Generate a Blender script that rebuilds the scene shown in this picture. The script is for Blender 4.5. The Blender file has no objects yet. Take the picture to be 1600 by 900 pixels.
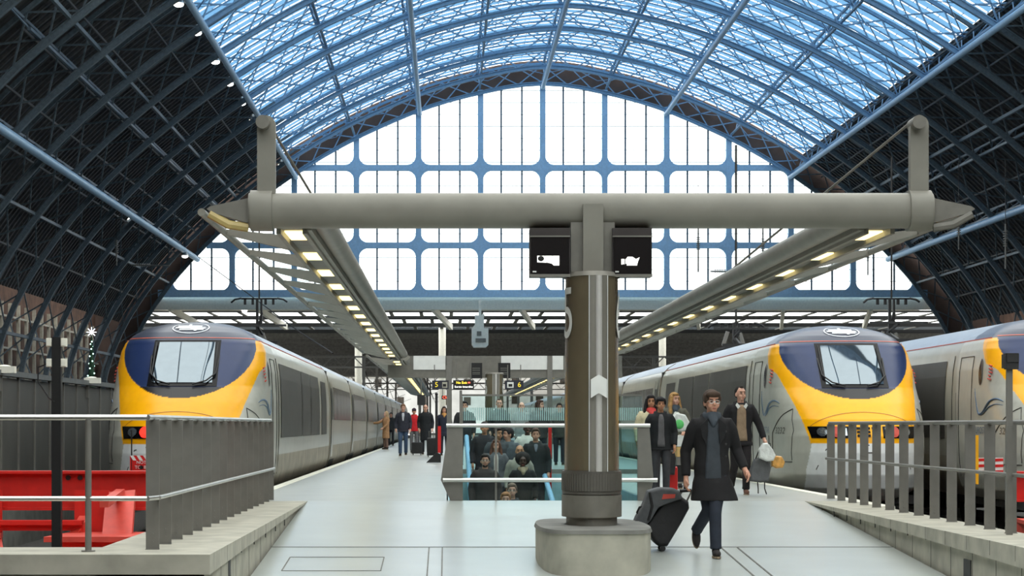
import bpy, bmesh, math, random
import numpy as np
from mathutils import Vector, Matrix, Quaternion

# ------------------------------------------------------------------ camera, world, exposure
S = bpy.context.scene
COL = S.collection
F = 3480.0            # focal length in pixels of the 1600 px frame
VX, VY = 698.0, 664.0 # vanishing point of the platforms
HC = 1.1              # lens height above the flat platform
random.seed(7)
cam_d = bpy.data.cameras.new('camera')
cam = bpy.data.objects.new('camera', cam_d); COL.objects.link(cam)
cam_d.sensor_width = 36; cam_d.lens = 36*F/1600
cam_d.shift_x = (800-VX)/1600; cam_d.shift_y = (VY-450)/1600
cam_d.clip_end = 3000
cam.location = (0, 0, HC); cam.rotation_euler = (math.pi/2, 0, 0)
S.camera = cam
w = bpy.data.worlds.new('overcast_sky'); S.world = w; w.use_nodes = True
bg = w.node_tree.nodes['Background']
bg.inputs[0].default_value = (1.0, 0.98, 0.945, 1); bg.inputs[1].default_value = 3.0
S.view_settings.view_transform = 'Standard'; S.view_settings.look = 'None'
S.view_settings.gamma = 1; S.view_settings.exposure = 0.1
S.view_settings.use_curve_mapping = False
cy = S.cycles
cy.max_bounces = 7; cy.diffuse_bounces = 4; cy.glossy_bounces = 3; cy.transmission_bounces = 3
cy.transparent_max_bounces = 16; cy.caustics_reflective = False; cy.caustics_refractive = False
cy.sample_clamp_indirect = 4; cy.use_denoising = True

PI = math.pi
def X_(px, Y): return (px-VX)*Y/F
def Z_(py, Y): return HC + (VY-py)*Y/F
def lin(r, g, b):
    f = lambda c: (c/255/12.92) if c <= 10 else ((c/255+.055)/1.055)**2.4
    return (f(r), f(g), f(b))
def ramp_z(Y): return -0.052*max(0, 32.2-Y)

# ------------------------------------------------------------------ materials
def mat(name, rgb, rough=.6, metal=0, var=.12, scale=6, bump=0, emit=None, es=0, stretch=None, coat=0, vcol=None, spec=None):
    m = bpy.data.materials.new(name); m.use_nodes = True
    nt = m.node_tree; b = nt.nodes['Principled BSDF']
    b.inputs['Roughness'].default_value = rough; b.inputs['Metallic'].default_value = metal
    tc = nt.nodes.new('ShaderNodeTexCoord'); mp = nt.nodes.new('ShaderNodeMapping')
    nt.links.new(tc.outputs['Object'], mp.inputs['Vector'])
    if stretch: mp.inputs['Scale'].default_value = stretch
    nz = nt.nodes.new('ShaderNodeTexNoise'); nz.inputs['Scale'].default_value = scale; nz.inputs['Detail'].default_value = 4
    nt.links.new(mp.outputs[0], nz.inputs['Vector'])
    mr = nt.nodes.new('ShaderNodeMapRange'); mr.inputs['To Min'].default_value = 1-var; mr.inputs['To Max'].default_value = 1+var
    mr.inputs['From Min'].default_value = .3; mr.inputs['From Max'].default_value = .7
    nt.links.new(nz.outputs[0], mr.inputs['Value'])
    mx = nt.nodes.new('ShaderNodeVectorMath'); mx.operation = 'SCALE'
    if vcol:
        at = nt.nodes.new('ShaderNodeVertexColor'); at.layer_name = vcol
        nt.links.new(at.outputs[0], mx.inputs[0])
    else: mx.inputs[0].default_value = rgb
    nt.links.new(mr.outputs[0], mx.inputs['Scale'])
    nt.links.new(mx.outputs[0], b.inputs['Base Color'])
    if bump:
        bp = nt.nodes.new('ShaderNodeBump'); bp.inputs['Strength'].default_value = bump; bp.inputs['Distance'].default_value = .02
        nt.links.new(nz.outputs[0], bp.inputs['Height']); nt.links.new(bp.outputs[0], b.inputs['Normal'])
    if emit:
        b.inputs['Emission Color'].default_value = (*emit, 1); b.inputs['Emission Strength'].default_value = es
    if spec is not None: b.inputs['Specular IOR Level'].default_value = spec
    if coat: b.inputs['Coat Weight'].default_value = coat; b.inputs['Coat Roughness'].default_value = .08
    return m
def glass_mat(name, tint, gloss=.08, rough=.02, diff=None, dmix=0):
    m = bpy.data.materials.new(name); m.use_nodes = True
    nt = m.node_tree; nt.nodes.clear()
    o = nt.nodes.new('ShaderNodeOutputMaterial'); t = nt.nodes.new('ShaderNodeBsdfTransparent'); t.inputs[0].default_value = (*tint, 1)
    g = nt.nodes.new('ShaderNodeBsdfGlossy'); g.inputs['Roughness'].default_value = rough
    mx = nt.nodes.new('ShaderNodeMixShader'); mx.inputs[0].default_value = gloss
    nt.links.new(t.outputs[0], mx.inputs[1]); nt.links.new(g.outputs[0], mx.inputs[2])
    last = mx
    if diff:
        d = nt.nodes.new('ShaderNodeBsdfDiffuse'); d.inputs[0].default_value = (*diff, 1)
        m2 = nt.nodes.new('ShaderNodeMixShader'); m2.inputs[0].default_value = dmix
        nt.links.new(last.outputs[0], m2.inputs[1]); nt.links.new(d.outputs[0], m2.inputs[2]); last = m2
    nt.links.new(last.outputs[0], o.inputs[0])
    return m
M = {}
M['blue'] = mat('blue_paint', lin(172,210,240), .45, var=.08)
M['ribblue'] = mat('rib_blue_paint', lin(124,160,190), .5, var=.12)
M['shadeblue'] = mat('shaded_rib_paint', lin(92,106,114), .6, var=.2)  # rib paint again, with the shade of the roof sides put into its colour
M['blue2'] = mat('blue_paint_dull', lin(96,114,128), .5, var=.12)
M['darkroof'] = mat('dark_roof_boards', lin(64,62,60), .8, var=.5, scale=1.2, stretch=(.35,3.5,.35))
M['rafter'] = mat('roof_rafter', lin(82,82,82), .7, var=.2)
M['brownwall'] = mat('gable_infill', lin(82,68,62), .8, var=.4, scale=.4)
M['panelglass'] = glass_mat('tinted_roof_panel', (.13,.29,.48), .05, .25, (.20,.42,.68), .35)
M['clearglass'] = glass_mat('clear_glass', (.93,.97,.98), .05)
M['guardglass'] = glass_mat('guard_glass', (.86,.95,.95), .035)
M['cyanglass'] = glass_mat('cyan_balustrade_glass', (.45,.72,.78), .12, .05, lin(140,200,212), .35)
M['floor'] = mat('pale_terrazzo_floor', lin(172,178,174), .28, var=.06, scale=1.2)
M['floor2'] = mat('platform_paving', lin(166,170,165), .35, var=.07, scale=1.6)
M['edge'] = mat('platform_edge_white', lin(228,226,210), .6, var=.06)
M['conc'] = mat('grey_concrete', lin(174,171,156), .75, var=.2, scale=3, bump=.2)
M['conc2'] = mat('dark_concrete', lin(112,112,106), .8, var=.25, scale=3, bump=.2)
M['ballast'] = mat('trackbed', lin(58,56,52), .95, var=.4, scale=12, bump=.6)
M['steel'] = mat('brushed_steel', lin(205,205,200), .28, .9, var=.05)
M['slat'] = mat('grey_steel_slat', lin(124,122,116), .45, .2, var=.08)
M['pier'] = mat('bronze_steel', lin(122,113,92), .22, .4, var=.07, scale=3)
M['pierstrip'] = mat('polished_strip', lin(226,225,220), .3, .5, var=.04)
M['pierstrip2'] = mat('satin_strip', lin(134,131,122), .4, .3, var=.05)
M['collar'] = mat('dark_collar', lin(98,95,88), .5, .3, var=.12)
M['collar2'] = mat('grey_collar', lin(128,125,116), .5, .3, var=.12)
M['beam'] = mat('warm_grey_paint', lin(136,134,124), .5, .1, var=.1, scale=2.5)
M['beam2'] = mat('dull_grey_paint', lin(122,120,112), .55, .1, var=.1)
M['screen'] = mat('black_screen', lin(16,14,16), .25)
M['screencase'] = mat('screen_case', lin(52,46,44), .5)
M['white'] = mat('white_paint', lin(232,234,230), .5, var=.04)
M['offwhite'] = mat('off_white_fascia', lin(240,238,224), .6, var=.06)
M['black'] = mat('black_paint', lin(14,14,15), .5)
M['dark'] = mat('dark_grey', lin(44,44,44), .6)
M['yellowlight'] = mat('warm_light_panel', (1,.85,.4), emit=(1,.80,.34), es=2.4)
M['tray'] = mat('light_tray', lin(190,170,110), .4)
M['lamp'] = mat('white_lamp', (1,1,1), emit=(1,.97,.9), es=6)
M['red'] = mat('buffer_red', lin(205,38,28), .45, var=.12)
M['pink'] = mat('buffer_red_toplit', lin(222,84,70), .45, var=.12)  # same buffer red, paler because light from above is painted in
M['redlamp'] = mat('red_tail_lamp', (1,.05,.02), emit=(1,.015,.01), es=1.5)
M['train'] = mat('train_paint', (1,1,1), .3, var=.05, vcol='Col', spec=.3)
M['tgrey'] = mat('train_side_grey', lin(164,162,148), .3, var=.08, scale=2, coat=.2)
M['tskirt'] = mat('train_skirt', lin(150,142,124), .5, var=.25, scale=2)
M['troof'] = mat('train_roof', lin(150,160,172), .32, .3, var=.1)
M['grille'] = mat('train_grille', lin(62,59,54), .45, .2, var=.15, scale=2)
M['twin'] = mat('train_window', lin(50,46,40), .22, .0, var=.05)
M['tglass'] = mat('cab_glass', lin(122,132,138), .03, .9, var=.03)
M['tblack'] = mat('train_black', lin(12,12,15), .2, spec=.15)
M['tlogo'] = mat('train_logo_white', lin(225,232,238), .3)
M['tdkblue'] = mat('train_logo_blue', lin(70,100,130), .4)
M['torange'] = mat('train_red_line', lin(214,92,62), .4)
M['seam'] = mat('train_seam', lin(170,110,30), .5)
M['seamd'] = mat('train_seam_dark', lin(60,58,54), .5)
M['chrome'] = mat('lamp_glass', lin(190,200,210), .08, .9)
M['yellow'] = mat('yellow_paint', lin(250,186,28), .4)
M['ywrite'] = mat('yellow_writing', lin(240,210,50), .5, emit=lin(240,210,50), es=.6)
M['ledy'] = mat('led_yellow', (1,.8,.1), emit=(1,.75,.05), es=2)
M['glow_white'] = mat('led_and_reflection_white', (1,1,1), emit=(1,1,.9), es=1.6)
M['ledr'] = mat('led_red', (1,.1,.1), emit=(1,.12,.05), es=2)
M['signblue'] = mat('sign_navy', lin(36,38,52), .4)
M['brick'] = mat('brick_wall', lin(92,66,52), .85, var=.5, scale=1.2)
M['extroof'] = mat('extension_roof_dark', lin(56,62,66), .7, var=.2, scale=.5, stretch=(.1,3,1))
M['hoard'] = mat('grey_hoarding', lin(84,84,80), .5, .1, var=.15, scale=1.2)
M['hoardtop'] = mat('hoarding_rail', lin(104,108,108), .5, .2)
M['tree'] = mat('fir_green', lin(22,58,36), .8, var=.4, scale=20)
M['star'] = mat('star_lamp', (1,1,1), emit=(.9,.95,1), es=1.2)
M['fairy'] = mat('fairy_lamp', (1,1,1), emit=(.6,1,.85), es=2.5)
M['bark'] = mat('tree_stand', lin(60,46,36), .8)
M['frit'] = mat('frit_band', lin(176,216,212), .4)
M['bagwhite'] = mat('white_plastic', lin(226,230,226), .4, var=.12, scale=14, bump=.8)
M['bagblack'] = mat('black_luggage', lin(30,30,32), .6, var=.2, scale=12, bump=.3)
M['baggrey'] = mat('grey_holdall', lin(92,94,96), .7, var=.15, scale=10, bump=.4)
M['logo_red'] = mat('red_print', lin(196,74,60), .6)
M['bagred'] = mat('red_suitcase', lin(206,28,24), .4)
M['green'] = mat('green_print', lin(96,200,110), .5)
M['cardboard'] = mat('straw_box', lin(206,172,110), .7)
M['skin'] = mat('skin', lin(214,160,134), .5, var=.05)
M['skin2'] = mat('skin_light', lin(226,176,152), .5, var=.05)
M['skin3'] = mat('skin_dark', lin(74,50,40), .5, var=.05)
M['skin4'] = mat('skin_tan', lin(190,138,104), .5, var=.05)
M['lip'] = mat('lips', lin(166,92,84), .5)
M['eye'] = mat('eye_dark', lin(34,26,24), .3)
M['sole'] = mat('shoe_sole', lin(150,132,110), .7)
def cloth(rgb, name=None, v=.15):
    k = 'cloth_%d_%d_%d' % rgb
    if k not in M: M[k] = mat(name or 'fabric', lin(*rgb), .85, var=v, scale=14, bump=.25)
    return M[k]

# ------------------------------------------------------------------ mesh builder
class MB:
    def __init__(s): s.v = []; s.f = []
    def add(s, vs, fs):
        n = len(s.v); s.v += [tuple(v) for v in vs]; s.f += [tuple(i+n for i in f) for f in fs]; return s
    def box(s, c, d, R=None):
        hx, hy, hz = d[0]/2, d[1]/2, d[2]/2
        vs = [Vector((x*hx, y*hy, z*hz)) for x in (-1,1) for y in (-1,1) for z in (-1,1)]
        if R is not None: vs = [R @ v for v in vs]
        c = Vector(c)
        return s.add([v+c for v in vs], [(0,1,3,2),(4,6,7,5),(0,4,5,1),(2,3,7,6),(0,2,6,4),(1,5,7,3)])
    def bx(s, x0, x1, y0, y1, z0, z1): return s.box(((x0+x1)/2,(y0+y1)/2,(z0+z1)/2), (abs(x1-x0),abs(y1-y0),abs(z1-z0)))
    def bar(s, p, q, w, h, up=(0,0,1)):
        p, q = Vector(p), Vector(q); d = q-p; L = d.length
        if L < 1e-6: return s
        d.normalize(); up = Vector(up)
        sd = d.cross(up)
        if sd.length < 1e-4: sd = d.cross(Vector((0,1,0)))
        sd.normalize(); u2 = sd.cross(d)
        vs = []
        for e in (p, q):
            for a, b in ((-1,-1),(1,-1),(1,1),(-1,1)): vs.append(e + sd*(a*w/2) + u2*(b*h/2))
        return s.add(vs, [(3,2,1,0),(4,5,6,7),(0,1,5,4),(1,2,6,5),(2,3,7,6),(3,0,4,7)])
    def tube(s, p, q, r, r2=None, n=12, cap=True):
        return s.path([p, q], [r, r if r2 is None else r2], n, cap)
    def path(s, pts, rs, n=12, cap=True, flat=None):
        pts = [Vector(p) for p in pts]
        if not hasattr(rs, '__len__'): rs = [rs]*len(pts)
        rings = []; prev = None
        for i, p in enumerate(pts):
            d = (pts[min(i+1,len(pts)-1)] - pts[max(i-1,0)]).normalized()
            if prev is None:
                a = d.orthogonal().normalized() if abs(d.z) > .9 or True else None
                if abs(d.z) < .95: a = d.cross(Vector((0,0,1))).normalized()
                else: a = Vector((1,0,0)) - d*d.x; a.normalize()
            else:
                a = prev - d*prev.dot(d); a.normalize()
            prev = a; b = d.cross(a)
            r = rs[i]; ra, rb = r if hasattr(r, '__len__') else (r, r)
            rings.append([p + a*(ra*math.cos(2*PI*k/n)) + b*(rb*math.sin(2*PI*k/n)) for k in range(n)])
        vs = [v for r in rings for v in r]; fs = []
        for i in range(len(rings)-1):
            for k in range(n):
                k2 = (k+1) % n
                fs.append((i*n+k, i*n+k2, (i+1)*n+k2, (i+1)*n+k))
        if cap: fs.append(tuple(range(n))[::-1]); fs.append(tuple((len(rings)-1)*n+k for k in range(n)))
        return s.add(vs, fs)
    def ell(s, c, r, n=14, m=9, R=None):
        c = Vector(c); vs = [Vector((0,0,-r[2]))]; fs = []
        for i in range(1, m):
            t = -PI/2 + PI*i/m
            for k in range(n):
                a = 2*PI*k/n; vs.append(Vector((r[0]*math.cos(t)*math.cos(a), r[1]*math.cos(t)*math.sin(a), r[2]*math.sin(t))))
        vs.append(Vector((0,0,r[2]))); top = len(vs)-1
        for k in range(n):
            k2 = (k+1) % n
            fs.append((0, 1+k2, 1+k)); fs.append((top, 1+(m-2)*n+k, 1+(m-2)*n+k2))
            for i in range(m-2): fs.append((1+i*n+k, 1+i*n+k2, 1+(i+1)*n+k2, 1+(i+1)*n+k))
        if R is not None: vs = [R @ v for v in vs]
        return s.add([v+c for v in vs], fs)
    def prism(s, poly, axis, a, b):
        # poly of 2-D points extruded along axis ('x','y','z') from a to b
        def P(u, v, t): return {'x': (t,u,v), 'y': (u,t,v), 'z': (u,v,t)}[axis]
        n = len(poly)
        vs = [P(u,v,a) for u,v in poly] + [P(u,v,b) for u,v in poly]
        fs = [tuple(range(n))[::-1], tuple(range(n,2*n))] + [(i,(i+1)%n,n+(i+1)%n,n+i) for i in range(n)]
        return s.add(vs, fs)
    def rings(s, R, cap=True):
        n = len(R[0]); vs = [v for r in R for v in r]; fs = []
        for i in range(len(R)-1):
            for k in range(n): fs.append((i*n+k, i*n+(k+1)%n, (i+1)*n+(k+1)%n, (i+1)*n+k))
        if cap: fs.append(tuple(range(n))[::-1]); fs.append(tuple((len(R)-1)*n+k for k in range(n)))
        return s.add(vs, fs)
    def grid(s, G):
        a = len(G); b = len(G[0]); vs = [v for r in G for v in r]
        return s.add(vs, [(i*b+j, i*b+j+1, (i+1)*b+j+1, (i+1)*b+j) for i in range(a-1) for j in range(b-1)])
    def mesh(s, name, m, smooth=False):
        me = bpy.data.meshes.new(name); me.from_pydata([tuple(v) for v in s.v], [], s.f); me.update()
        bm = bmesh.new(); bm.from_mesh(me); bmesh.ops.recalc_face_normals(bm, faces=bm.faces); bm.to_mesh(me); bm.free()
        if m: me.materials.append(m)
        if smooth:
            me.polygons.foreach_set('use_smooth', [True]*len(me.polygons))
            try: me.set_sharp_from_angle(angle=math.radians(smooth if smooth > 1 else 40))
            except Exception: pass
        return me
    def build(s, name, m, parent=None, smooth=False, label=None):
        o = bpy.data.objects.new(name, s.mesh(name, m, smooth)); COL.objects.link(o)
        if parent: o.parent = parent
        if label: o['label'] = label
        return o
def tag(o, label, cat, group=None, kind=None):
    o['label'] = label; o['category'] = cat
    if group: o['group'] = group
    if kind: o['kind'] = kind
    return o
def empty(name, loc=(0,0,0), rz=0, label=None, cat=None, group=None):
    o = bpy.data.objects.new(name, None); COL.objects.link(o); o.location = loc; o.rotation_euler = (0,0,rz); o.empty_display_size = .2
    if label: tag(o, label, cat, group)
    return o
def struct(o): o['kind'] = 'structure'; return o
def kids(o): return [c for c in COL.objects if c.parent == o]
def copy_tree(o, parent=None, cache=None):
    c = o.copy(); COL.objects.link(c); c.parent = parent
    for ch in list(kids(o)): copy_tree(ch, c)
    return c
def text_mesh(txt, size, align='CENTER', extrude=0.0):
    cu = bpy.data.curves.new('writing', 'FONT'); cu.body = txt; cu.size = size; cu.align_x = align; cu.align_y = 'CENTER'; cu.extrude = extrude
    o = bpy.data.objects.new('writing', cu); COL.objects.link(o)
    bpy.context.view_layer.update()
    me = bpy.data.meshes.new_from_object(o.evaluated_get(bpy.context.evaluated_depsgraph_get()))
    bpy.data.objects.remove(o); return me
def writing(txt, size, m, loc, rot=(PI/2,0,0), parent=None, align='CENTER', sx=1, name='writing'):
    me = text_mesh(txt, size, align); me.materials.clear(); me.materials.append(m)
    o = bpy.data.objects.new(name, me); COL.objects.link(o); o.location = loc; o.rotation_euler = rot; o.scale = (sx,1,1)
    if parent: o.parent = parent
    return o
def tobj(name, me, m, parent=None):
    me.materials.clear(); me.materials.append(m)
    o = bpy.data.objects.new(name, me); COL.objects.link(o); o.parent = parent; return o

# ------------------------------------------------------------------ great arched roof
GX, GY, BAY = 8.28, 192.0, 8.94
PROF = [(0,29.4),(2.7,29.15),(5.4,28.6),(8.2,27.9),(10.9,27.0),(13.4,25.95),(15.9,24.8),(18.4,23.45),(20.8,22.0),(23,20.5),(25,19.0),(28.1,16.4),(31,13.4),(33.2,10.6),(35,7.6),(36.3,4.0),(36.8,0),(36.9,-2.2)]
_P = np.array(PROF); _seg = np.hypot(*np.diff(_P, axis=0).T); _S = np.concatenate([[0], np.cumsum(_seg)]); SL = _S[-1]
def cat(s):
    # smooth profile point and outward normal at arc length s (signed)
    sg = 1 if s >= 0 else -1; a = min(abs(s), SL-.001)
    i = int(np.searchsorted(_S, a, side='right')-1); t = (a-_S[i])/_seg[i]
    def g(k):
        if k < 0: return np.array([-_P[-k][0], _P[-k][1]-.0])
        return _P[min(k, len(_P)-1)]
    p0, p1, p2, p3 = g(i-1), g(i), g(i+1), g(i+2)
    p = .5*((2*p1)+(-p0+p2)*t+(2*p0-5*p1+4*p2-p3)*t*t+(-p0+3*p1-3*p2+p3)*t**3)
    d = .5*((-p0+p2)+2*(2*p0-5*p1+4*p2-p3)*t+3*(-p0+3*p1-3*p2+p3)*t*t)
    d = d/np.linalg.norm(d); n = np.array([-d[1], d[0]])
    if n[1] < 0 and abs(n[1]) > .3: n = -n
    if n[0] < 0: n = -n if s != 0 else n
    return sg*p[0], p[1], sg*n[0], n[1]
def rp(s, off, Y):
    x, z, nx, nz = cat(s)
    return Vector((GX+x+nx*off, Y, HC+z+nz*off))
def s_of(dx):
    a = abs(dx); lo, hi = 0, SL
    for _ in range(40):
        m_ = (lo+hi)/2
        if cat(m_)[0] < a: lo = m_
        else: hi = m_
    return lo*(1 if dx >= 0 else -1)
SG = s_of(21.3)
roof = struct(empty('ceiling'))
def rib_mesh():
    inner = MB(); web = MB()
    N = 64; ss = [-SL+2*SL*i/N for i in range(N+1)]
    def sweep(mb, off, wd, hg):
        R = []
        for s_ in ss:
            a = rp(s_, off-hg/2, 0); b = rp(s_, off+hg/2, 0)
            R.append([a+Vector((0,-wd/2,0)), a+Vector((0,wd/2,0)), b+Vector((0,wd/2,0)), b+Vector((0,-wd/2,0))])
        mb.rings(R)
    sweep(inner, 0, .34, .26); sweep(inner, .15, .5, .06); sweep(inner, 1.75, .26, .2)
    K = 50; xs = [-SL+2*SL*i/K for i in range(K+1)]
    for i in range(K):
        web.bar(rp(xs[i], .1, 0), rp(xs[i+1], 1.65, 0), .09, .09, (0,1,0)); web.bar(rp(xs[i], 1.65, 0), rp(xs[i+1], .1, 0), .09, .09, (0,1,0))
    out = []
    for mb, nm in ((inner, 'rib'), (web, 'rib_lattice')):
        me = mb.mesh(nm, M['ribblue']); me.materials.append(M['shadeblue'])
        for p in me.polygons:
            if abs(p.center[0]-GX) > 21.5: p.material_index = 1  # shaded copy of the paint outside the glazed zone
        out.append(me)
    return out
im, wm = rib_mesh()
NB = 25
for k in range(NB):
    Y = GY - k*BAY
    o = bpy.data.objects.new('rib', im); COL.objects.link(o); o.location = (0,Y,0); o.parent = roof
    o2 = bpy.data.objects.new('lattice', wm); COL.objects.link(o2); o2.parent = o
YN = GY-(NB-1)*BAY
# longitudinal purlins
for k in range(-6, 7):
    s_ = s_of(5.36*k)
    if k % 2 == 0:
        r = .19 if abs(k) < 5 else .21
        off = -.32
        if abs(k) == 6: s_ = s_of(30.0*(1 if k > 0 else -1)); r = .24
        mb = MB().tube(rp(s_, off, YN), rp(s_, off, GY), r, n=12); mb.build('purlin_tube', M['blue'], roof, smooth=True)
    mb = MB()
    mb.bar(rp(s_, .35, 100), rp(s_, .35, GY), .16, .14); mb.bar(rp(s_, 1.6, YN), rp(s_, 1.6, GY), .16, .14)
    y = GY
    while y > 102:
        for j in range(3):
            ya, yb = y-BAY*j/3, y-BAY*(j+1)/3
            mb.bar(rp(s_, .35 if j % 2 else 1.6, ya), rp(s_, 1.6 if j % 2 else .35, yb), .07, .07)
        y -= BAY
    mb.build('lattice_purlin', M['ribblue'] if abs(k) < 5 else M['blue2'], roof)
for sg in (-1, 1):
    mb = MB()
    mb.bar(rp(sg*(SL-8), .2, YN), rp(sg*(SL-8), .2, GY), .2, .2)
    mb.bar(rp(sg*(SL-15.5), .2, YN), rp(sg*(SL-15.5), .2, GY), .16, .16)
    mb.bar(rp(sg*s_of(25.5), .2, YN), rp(sg*s_of(25.5), .2, GY), .16, .2)
    mb.build('side_purlin', M['shadeblue'], roof)
# wind bracing in the glazed zone
mb = MB(); k = 0
while GY-(k+1)*BAY > 104:
    ya, yb = GY-k*BAY, GY-(k+1)*BAY
    for j in range(-5, 5):
        a, b = SG*j/5, SG*(j+1)/5
        mb.bar(rp(a, .9, ya), rp(b, 1.1, yb), .055, .055); mb.bar(rp(b, .9, ya), rp(a, 1.1, yb), .055, .055)
        for ym in (ya-BAY/3, ya-2*BAY/3): mb.bar(rp(a, 1.75, ym), rp(b, 1.75, ym), .07, .08)
    k += 1
mb.build('wind_bracing', M['ribblue'], roof)
# tinted panels with clear strips between
mb = MB(); tk = MB(); pitch = BAY/6; y = GY; arcs = [SG*j/14 for j in range(-14, 15)]
while y > 104:
    G = [[rp(a, 2.1, y), rp(a, 2.1, y-pitch*.78)] for a in arcs]; mb.grid(G)
    nt_ = 56
    for j in range(nt_+1):
        a = -SG+2*SG*j/nt_
        tk.bar(rp(a, 2.12, y-pitch*.72), rp(a, 2.12, y-pitch*1.04), .05, .05)
    y -= pitch
mb.build('tinted_panels', M['panelglass'], roof); tk.build('glazing_bars', M['blue'], roof)
G = [[rp(a, 2.4, YN), rp(a, 2.4, GY)] for a in arcs]
MB().grid(G).build('roof_glass', M['clearglass'], roof)
for sg in (-1, 1):
    A = [sg*(SG+(SL-10.5-SG)*j/16) for j in range(17)]
    G = [[rp(a, 2.0, YN), rp(a, 2.0, GY)] for a in A]
    MB().grid(G).build('dark_boarding', M['darkroof'], roof)
    mb = MB(); y = GY-BAY/9
    while y > 104:
        for j in range(16): mb.bar(rp(A[j], 1.86, y), rp(A[j+1], 1.86, y), .13, .2, (0,1,0))
        y -= BAY/9
    mb.build('rafters', M['rafter'], roof)
    mb = MB(); y = GY
    while y > 104:
        for j in range(8):
            a, b = A[2*j], A[2*j+2]
            mb.bar(rp(a, 1.3, y), rp(a, 1.3, y-BAY), .08, .12)
        y -= BAY
    mb.build('side_bracing', M['rafter'], roof)

# ------------------------------------------------------------------ glazed end screen
win = struct(empty('window_1'))
fr = MB(); thin = MB(); wires = MB()
TZ = [22.2, 15.5, 11.35]
def ztop(dx): return cat(s_of(dx))[1]
for k in range(-6, 7):
    dx = 5.36*k; x = GX+dx; zt = ztop(dx)
    if zt > 11.4: fr.bx(x-.24, x+.24, GY+.1, GY+.75, HC+11.2, HC+zt+.3)
for z in TZ:
    hw = 33.2 if z < 12 else (20.6 if z > 20 else 29.0)
    h = .5 if z > 12 else .62
    fr.bx(GX-hw, GX+hw, GY+.12, GY+.7, HC+z-h/2, HC+z+h/2)
def gusset(x, z, sx, sz, r=.75):
    pts = [(0,0)] + [(r-r*math.sin(t), r-r*math.cos(t)) for t in [PI/2*i/6 for i in range(7)]]
    poly = [(x+sx*p[0], z+sz*p[1]) for p in pts]
    fr.prism(poly, 'y', GY+.15, GY+.55)
for k in range(-6, 7):
    dx = 5.36*k; zt = ztop(dx)
    for z in TZ:
        for sx in (-1, 1):
            for sz in (-1, 1):
                if z < 12 and sz < 0: continue
                nx_ = dx+sx*.24
                if ztop(nx_+sx*.8) > z+sz*1.0: gusset(GX+nx_, HC+z+sz*.25, sx, sz)
for k in range(-19, 20):
    if k % 3 == 0: continue
    dx = 5.36*k/3; zt = ztop(dx)
    if zt > 11.5: thin.bx(GX+dx-.075, GX+dx+.075, GY+.3, GY+.5, HC+11.3, HC+zt+.2)
z = 12.4
while z < 29.2:
    dx = 0
    lo, hi = 0, 36.8
    for _ in range(30):
        m_ = (lo+hi)/2
        if ztop(m_) > z: lo = m_
        else: hi = m_
    wires.bx(GX-lo, GX+lo, GY+.38, GY+.42, HC+z-.022, HC+z+.022); z += 1.03
fr.build('frame', M['blue'], win); thin.build('mullions', M['blue2'], win); wires.build('glazing_wires', M['blue2'], win)
pts = [(GX+cat(-SL+2*SL*i/60)[0], HC+cat(-SL+2*SL*i/60)[1]) for i in range(61)]
pts = [p for p in pts if p[1] > HC+11.3]
MB().prism(pts, 'y', GY+.4, GY+.43).build('pane', M['clearglass'], win)
# infill between the chords of the last rib
G = [[rp(-SL+2*SL*i/60, .05, GY+.55), rp(-SL+2*SL*i/60, 2.12, GY+.55)] for i in range(61)]
gi = MB().grid(G).build('wall_far', M['brownwall']); struct(gi)
# side walls
for sg, nm in ((-1, 'wall_left'), (1, 'wall_right')):
    wr = struct(empty(nm))
    x = GX+sg*38.9
    MB().bx(x-.2, x+.2, YN, GY+1, -2, 16.5).build('brick_face', M['brick'], wr)
    mb = MB(); y = 100
    while y < GY:
        mb.bx(x-sg*.5-.12, x-sg*.5+.12, y-.12, y+.12, -1, 9.5)
        for zz in (4.2, 6.3, 8.5): mb.bx(x-sg*.5-.06, x-sg*.5+.06, y, y+2.98, zz, zz+.14)
        y += 2.98
    mb.build('wall_posts', M['conc'], wr)
    MB().bx(GX+sg*36.6, GX+sg*46, GY+.6, GY+1.0, -2, 17).build('return_wall', M['brownwall'], wr)

rw = struct(empty('wall_rear'))
MB().bx(-40, 56, -24.6, -24, -2, 17).build('brick_face', M['brick'], rw)
pts = [(GX+cat(-SL+2*SL*i/60)[0], HC+cat(-SL+2*SL*i/60)[1]) for i in range(61)]
MB().prism([p for p in pts if p[1] > 17], 'y', -24.5, -24.45).build('gable_glass', M['clearglass'], rw)
mb = MB()
for k in range(-6, 7):
    if 5.36*abs(k) < 28: mb.bx(GX+5.36*k-.25, GX+5.36*k+.25, -24.4, -24, 16, HC+ztop(5.36*k))
mb.build('gable_mullions', M['blue'], rw)
# ------------------------------------------------------------------ flat roof beyond the screen
ext = struct(empty('extension_roof'))
MB().bx(-27.0, 42.0, GY+1, GY+1.5, HC+10.0, HC+11.1).build('fascia', M['offwhite'], ext)
MB().bx(-27.0, 42.0, GY+1.5, GY+7, HC+10.2, HC+10.4).build('soffit', M['offwhite'], ext)
mb = MB(); rows = [(202.0, 209.0), (216.0, 223.5), (231.5, 238.0)]
edges = [199.0]+[v for r in rows for v in r]+[240.0]
for i in range(0, len(edges)-1, 2): mb.bx(-32, 52, edges[i], edges[i+1], HC+10.2, HC+10.24)
mb.bx(-60, 80, 240, 470, HC+10.3, HC+10.6)
mb.build('roof_deck', M['extroof'], ext)
mb = MB()
for i, (a, b) in enumerate(rows):
    x = -30+i*.9
    while x < 50: mb.bx(x, x+.34, a, b, HC+10.17, HC+10.26); x += 2.75
y = 250
while y < 460: mb.bx(-60, 80, y, y+1.2, HC+9.7, HC+10.3); y += 14
mb.build('cross_beams', M['conc2'], ext)
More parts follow.
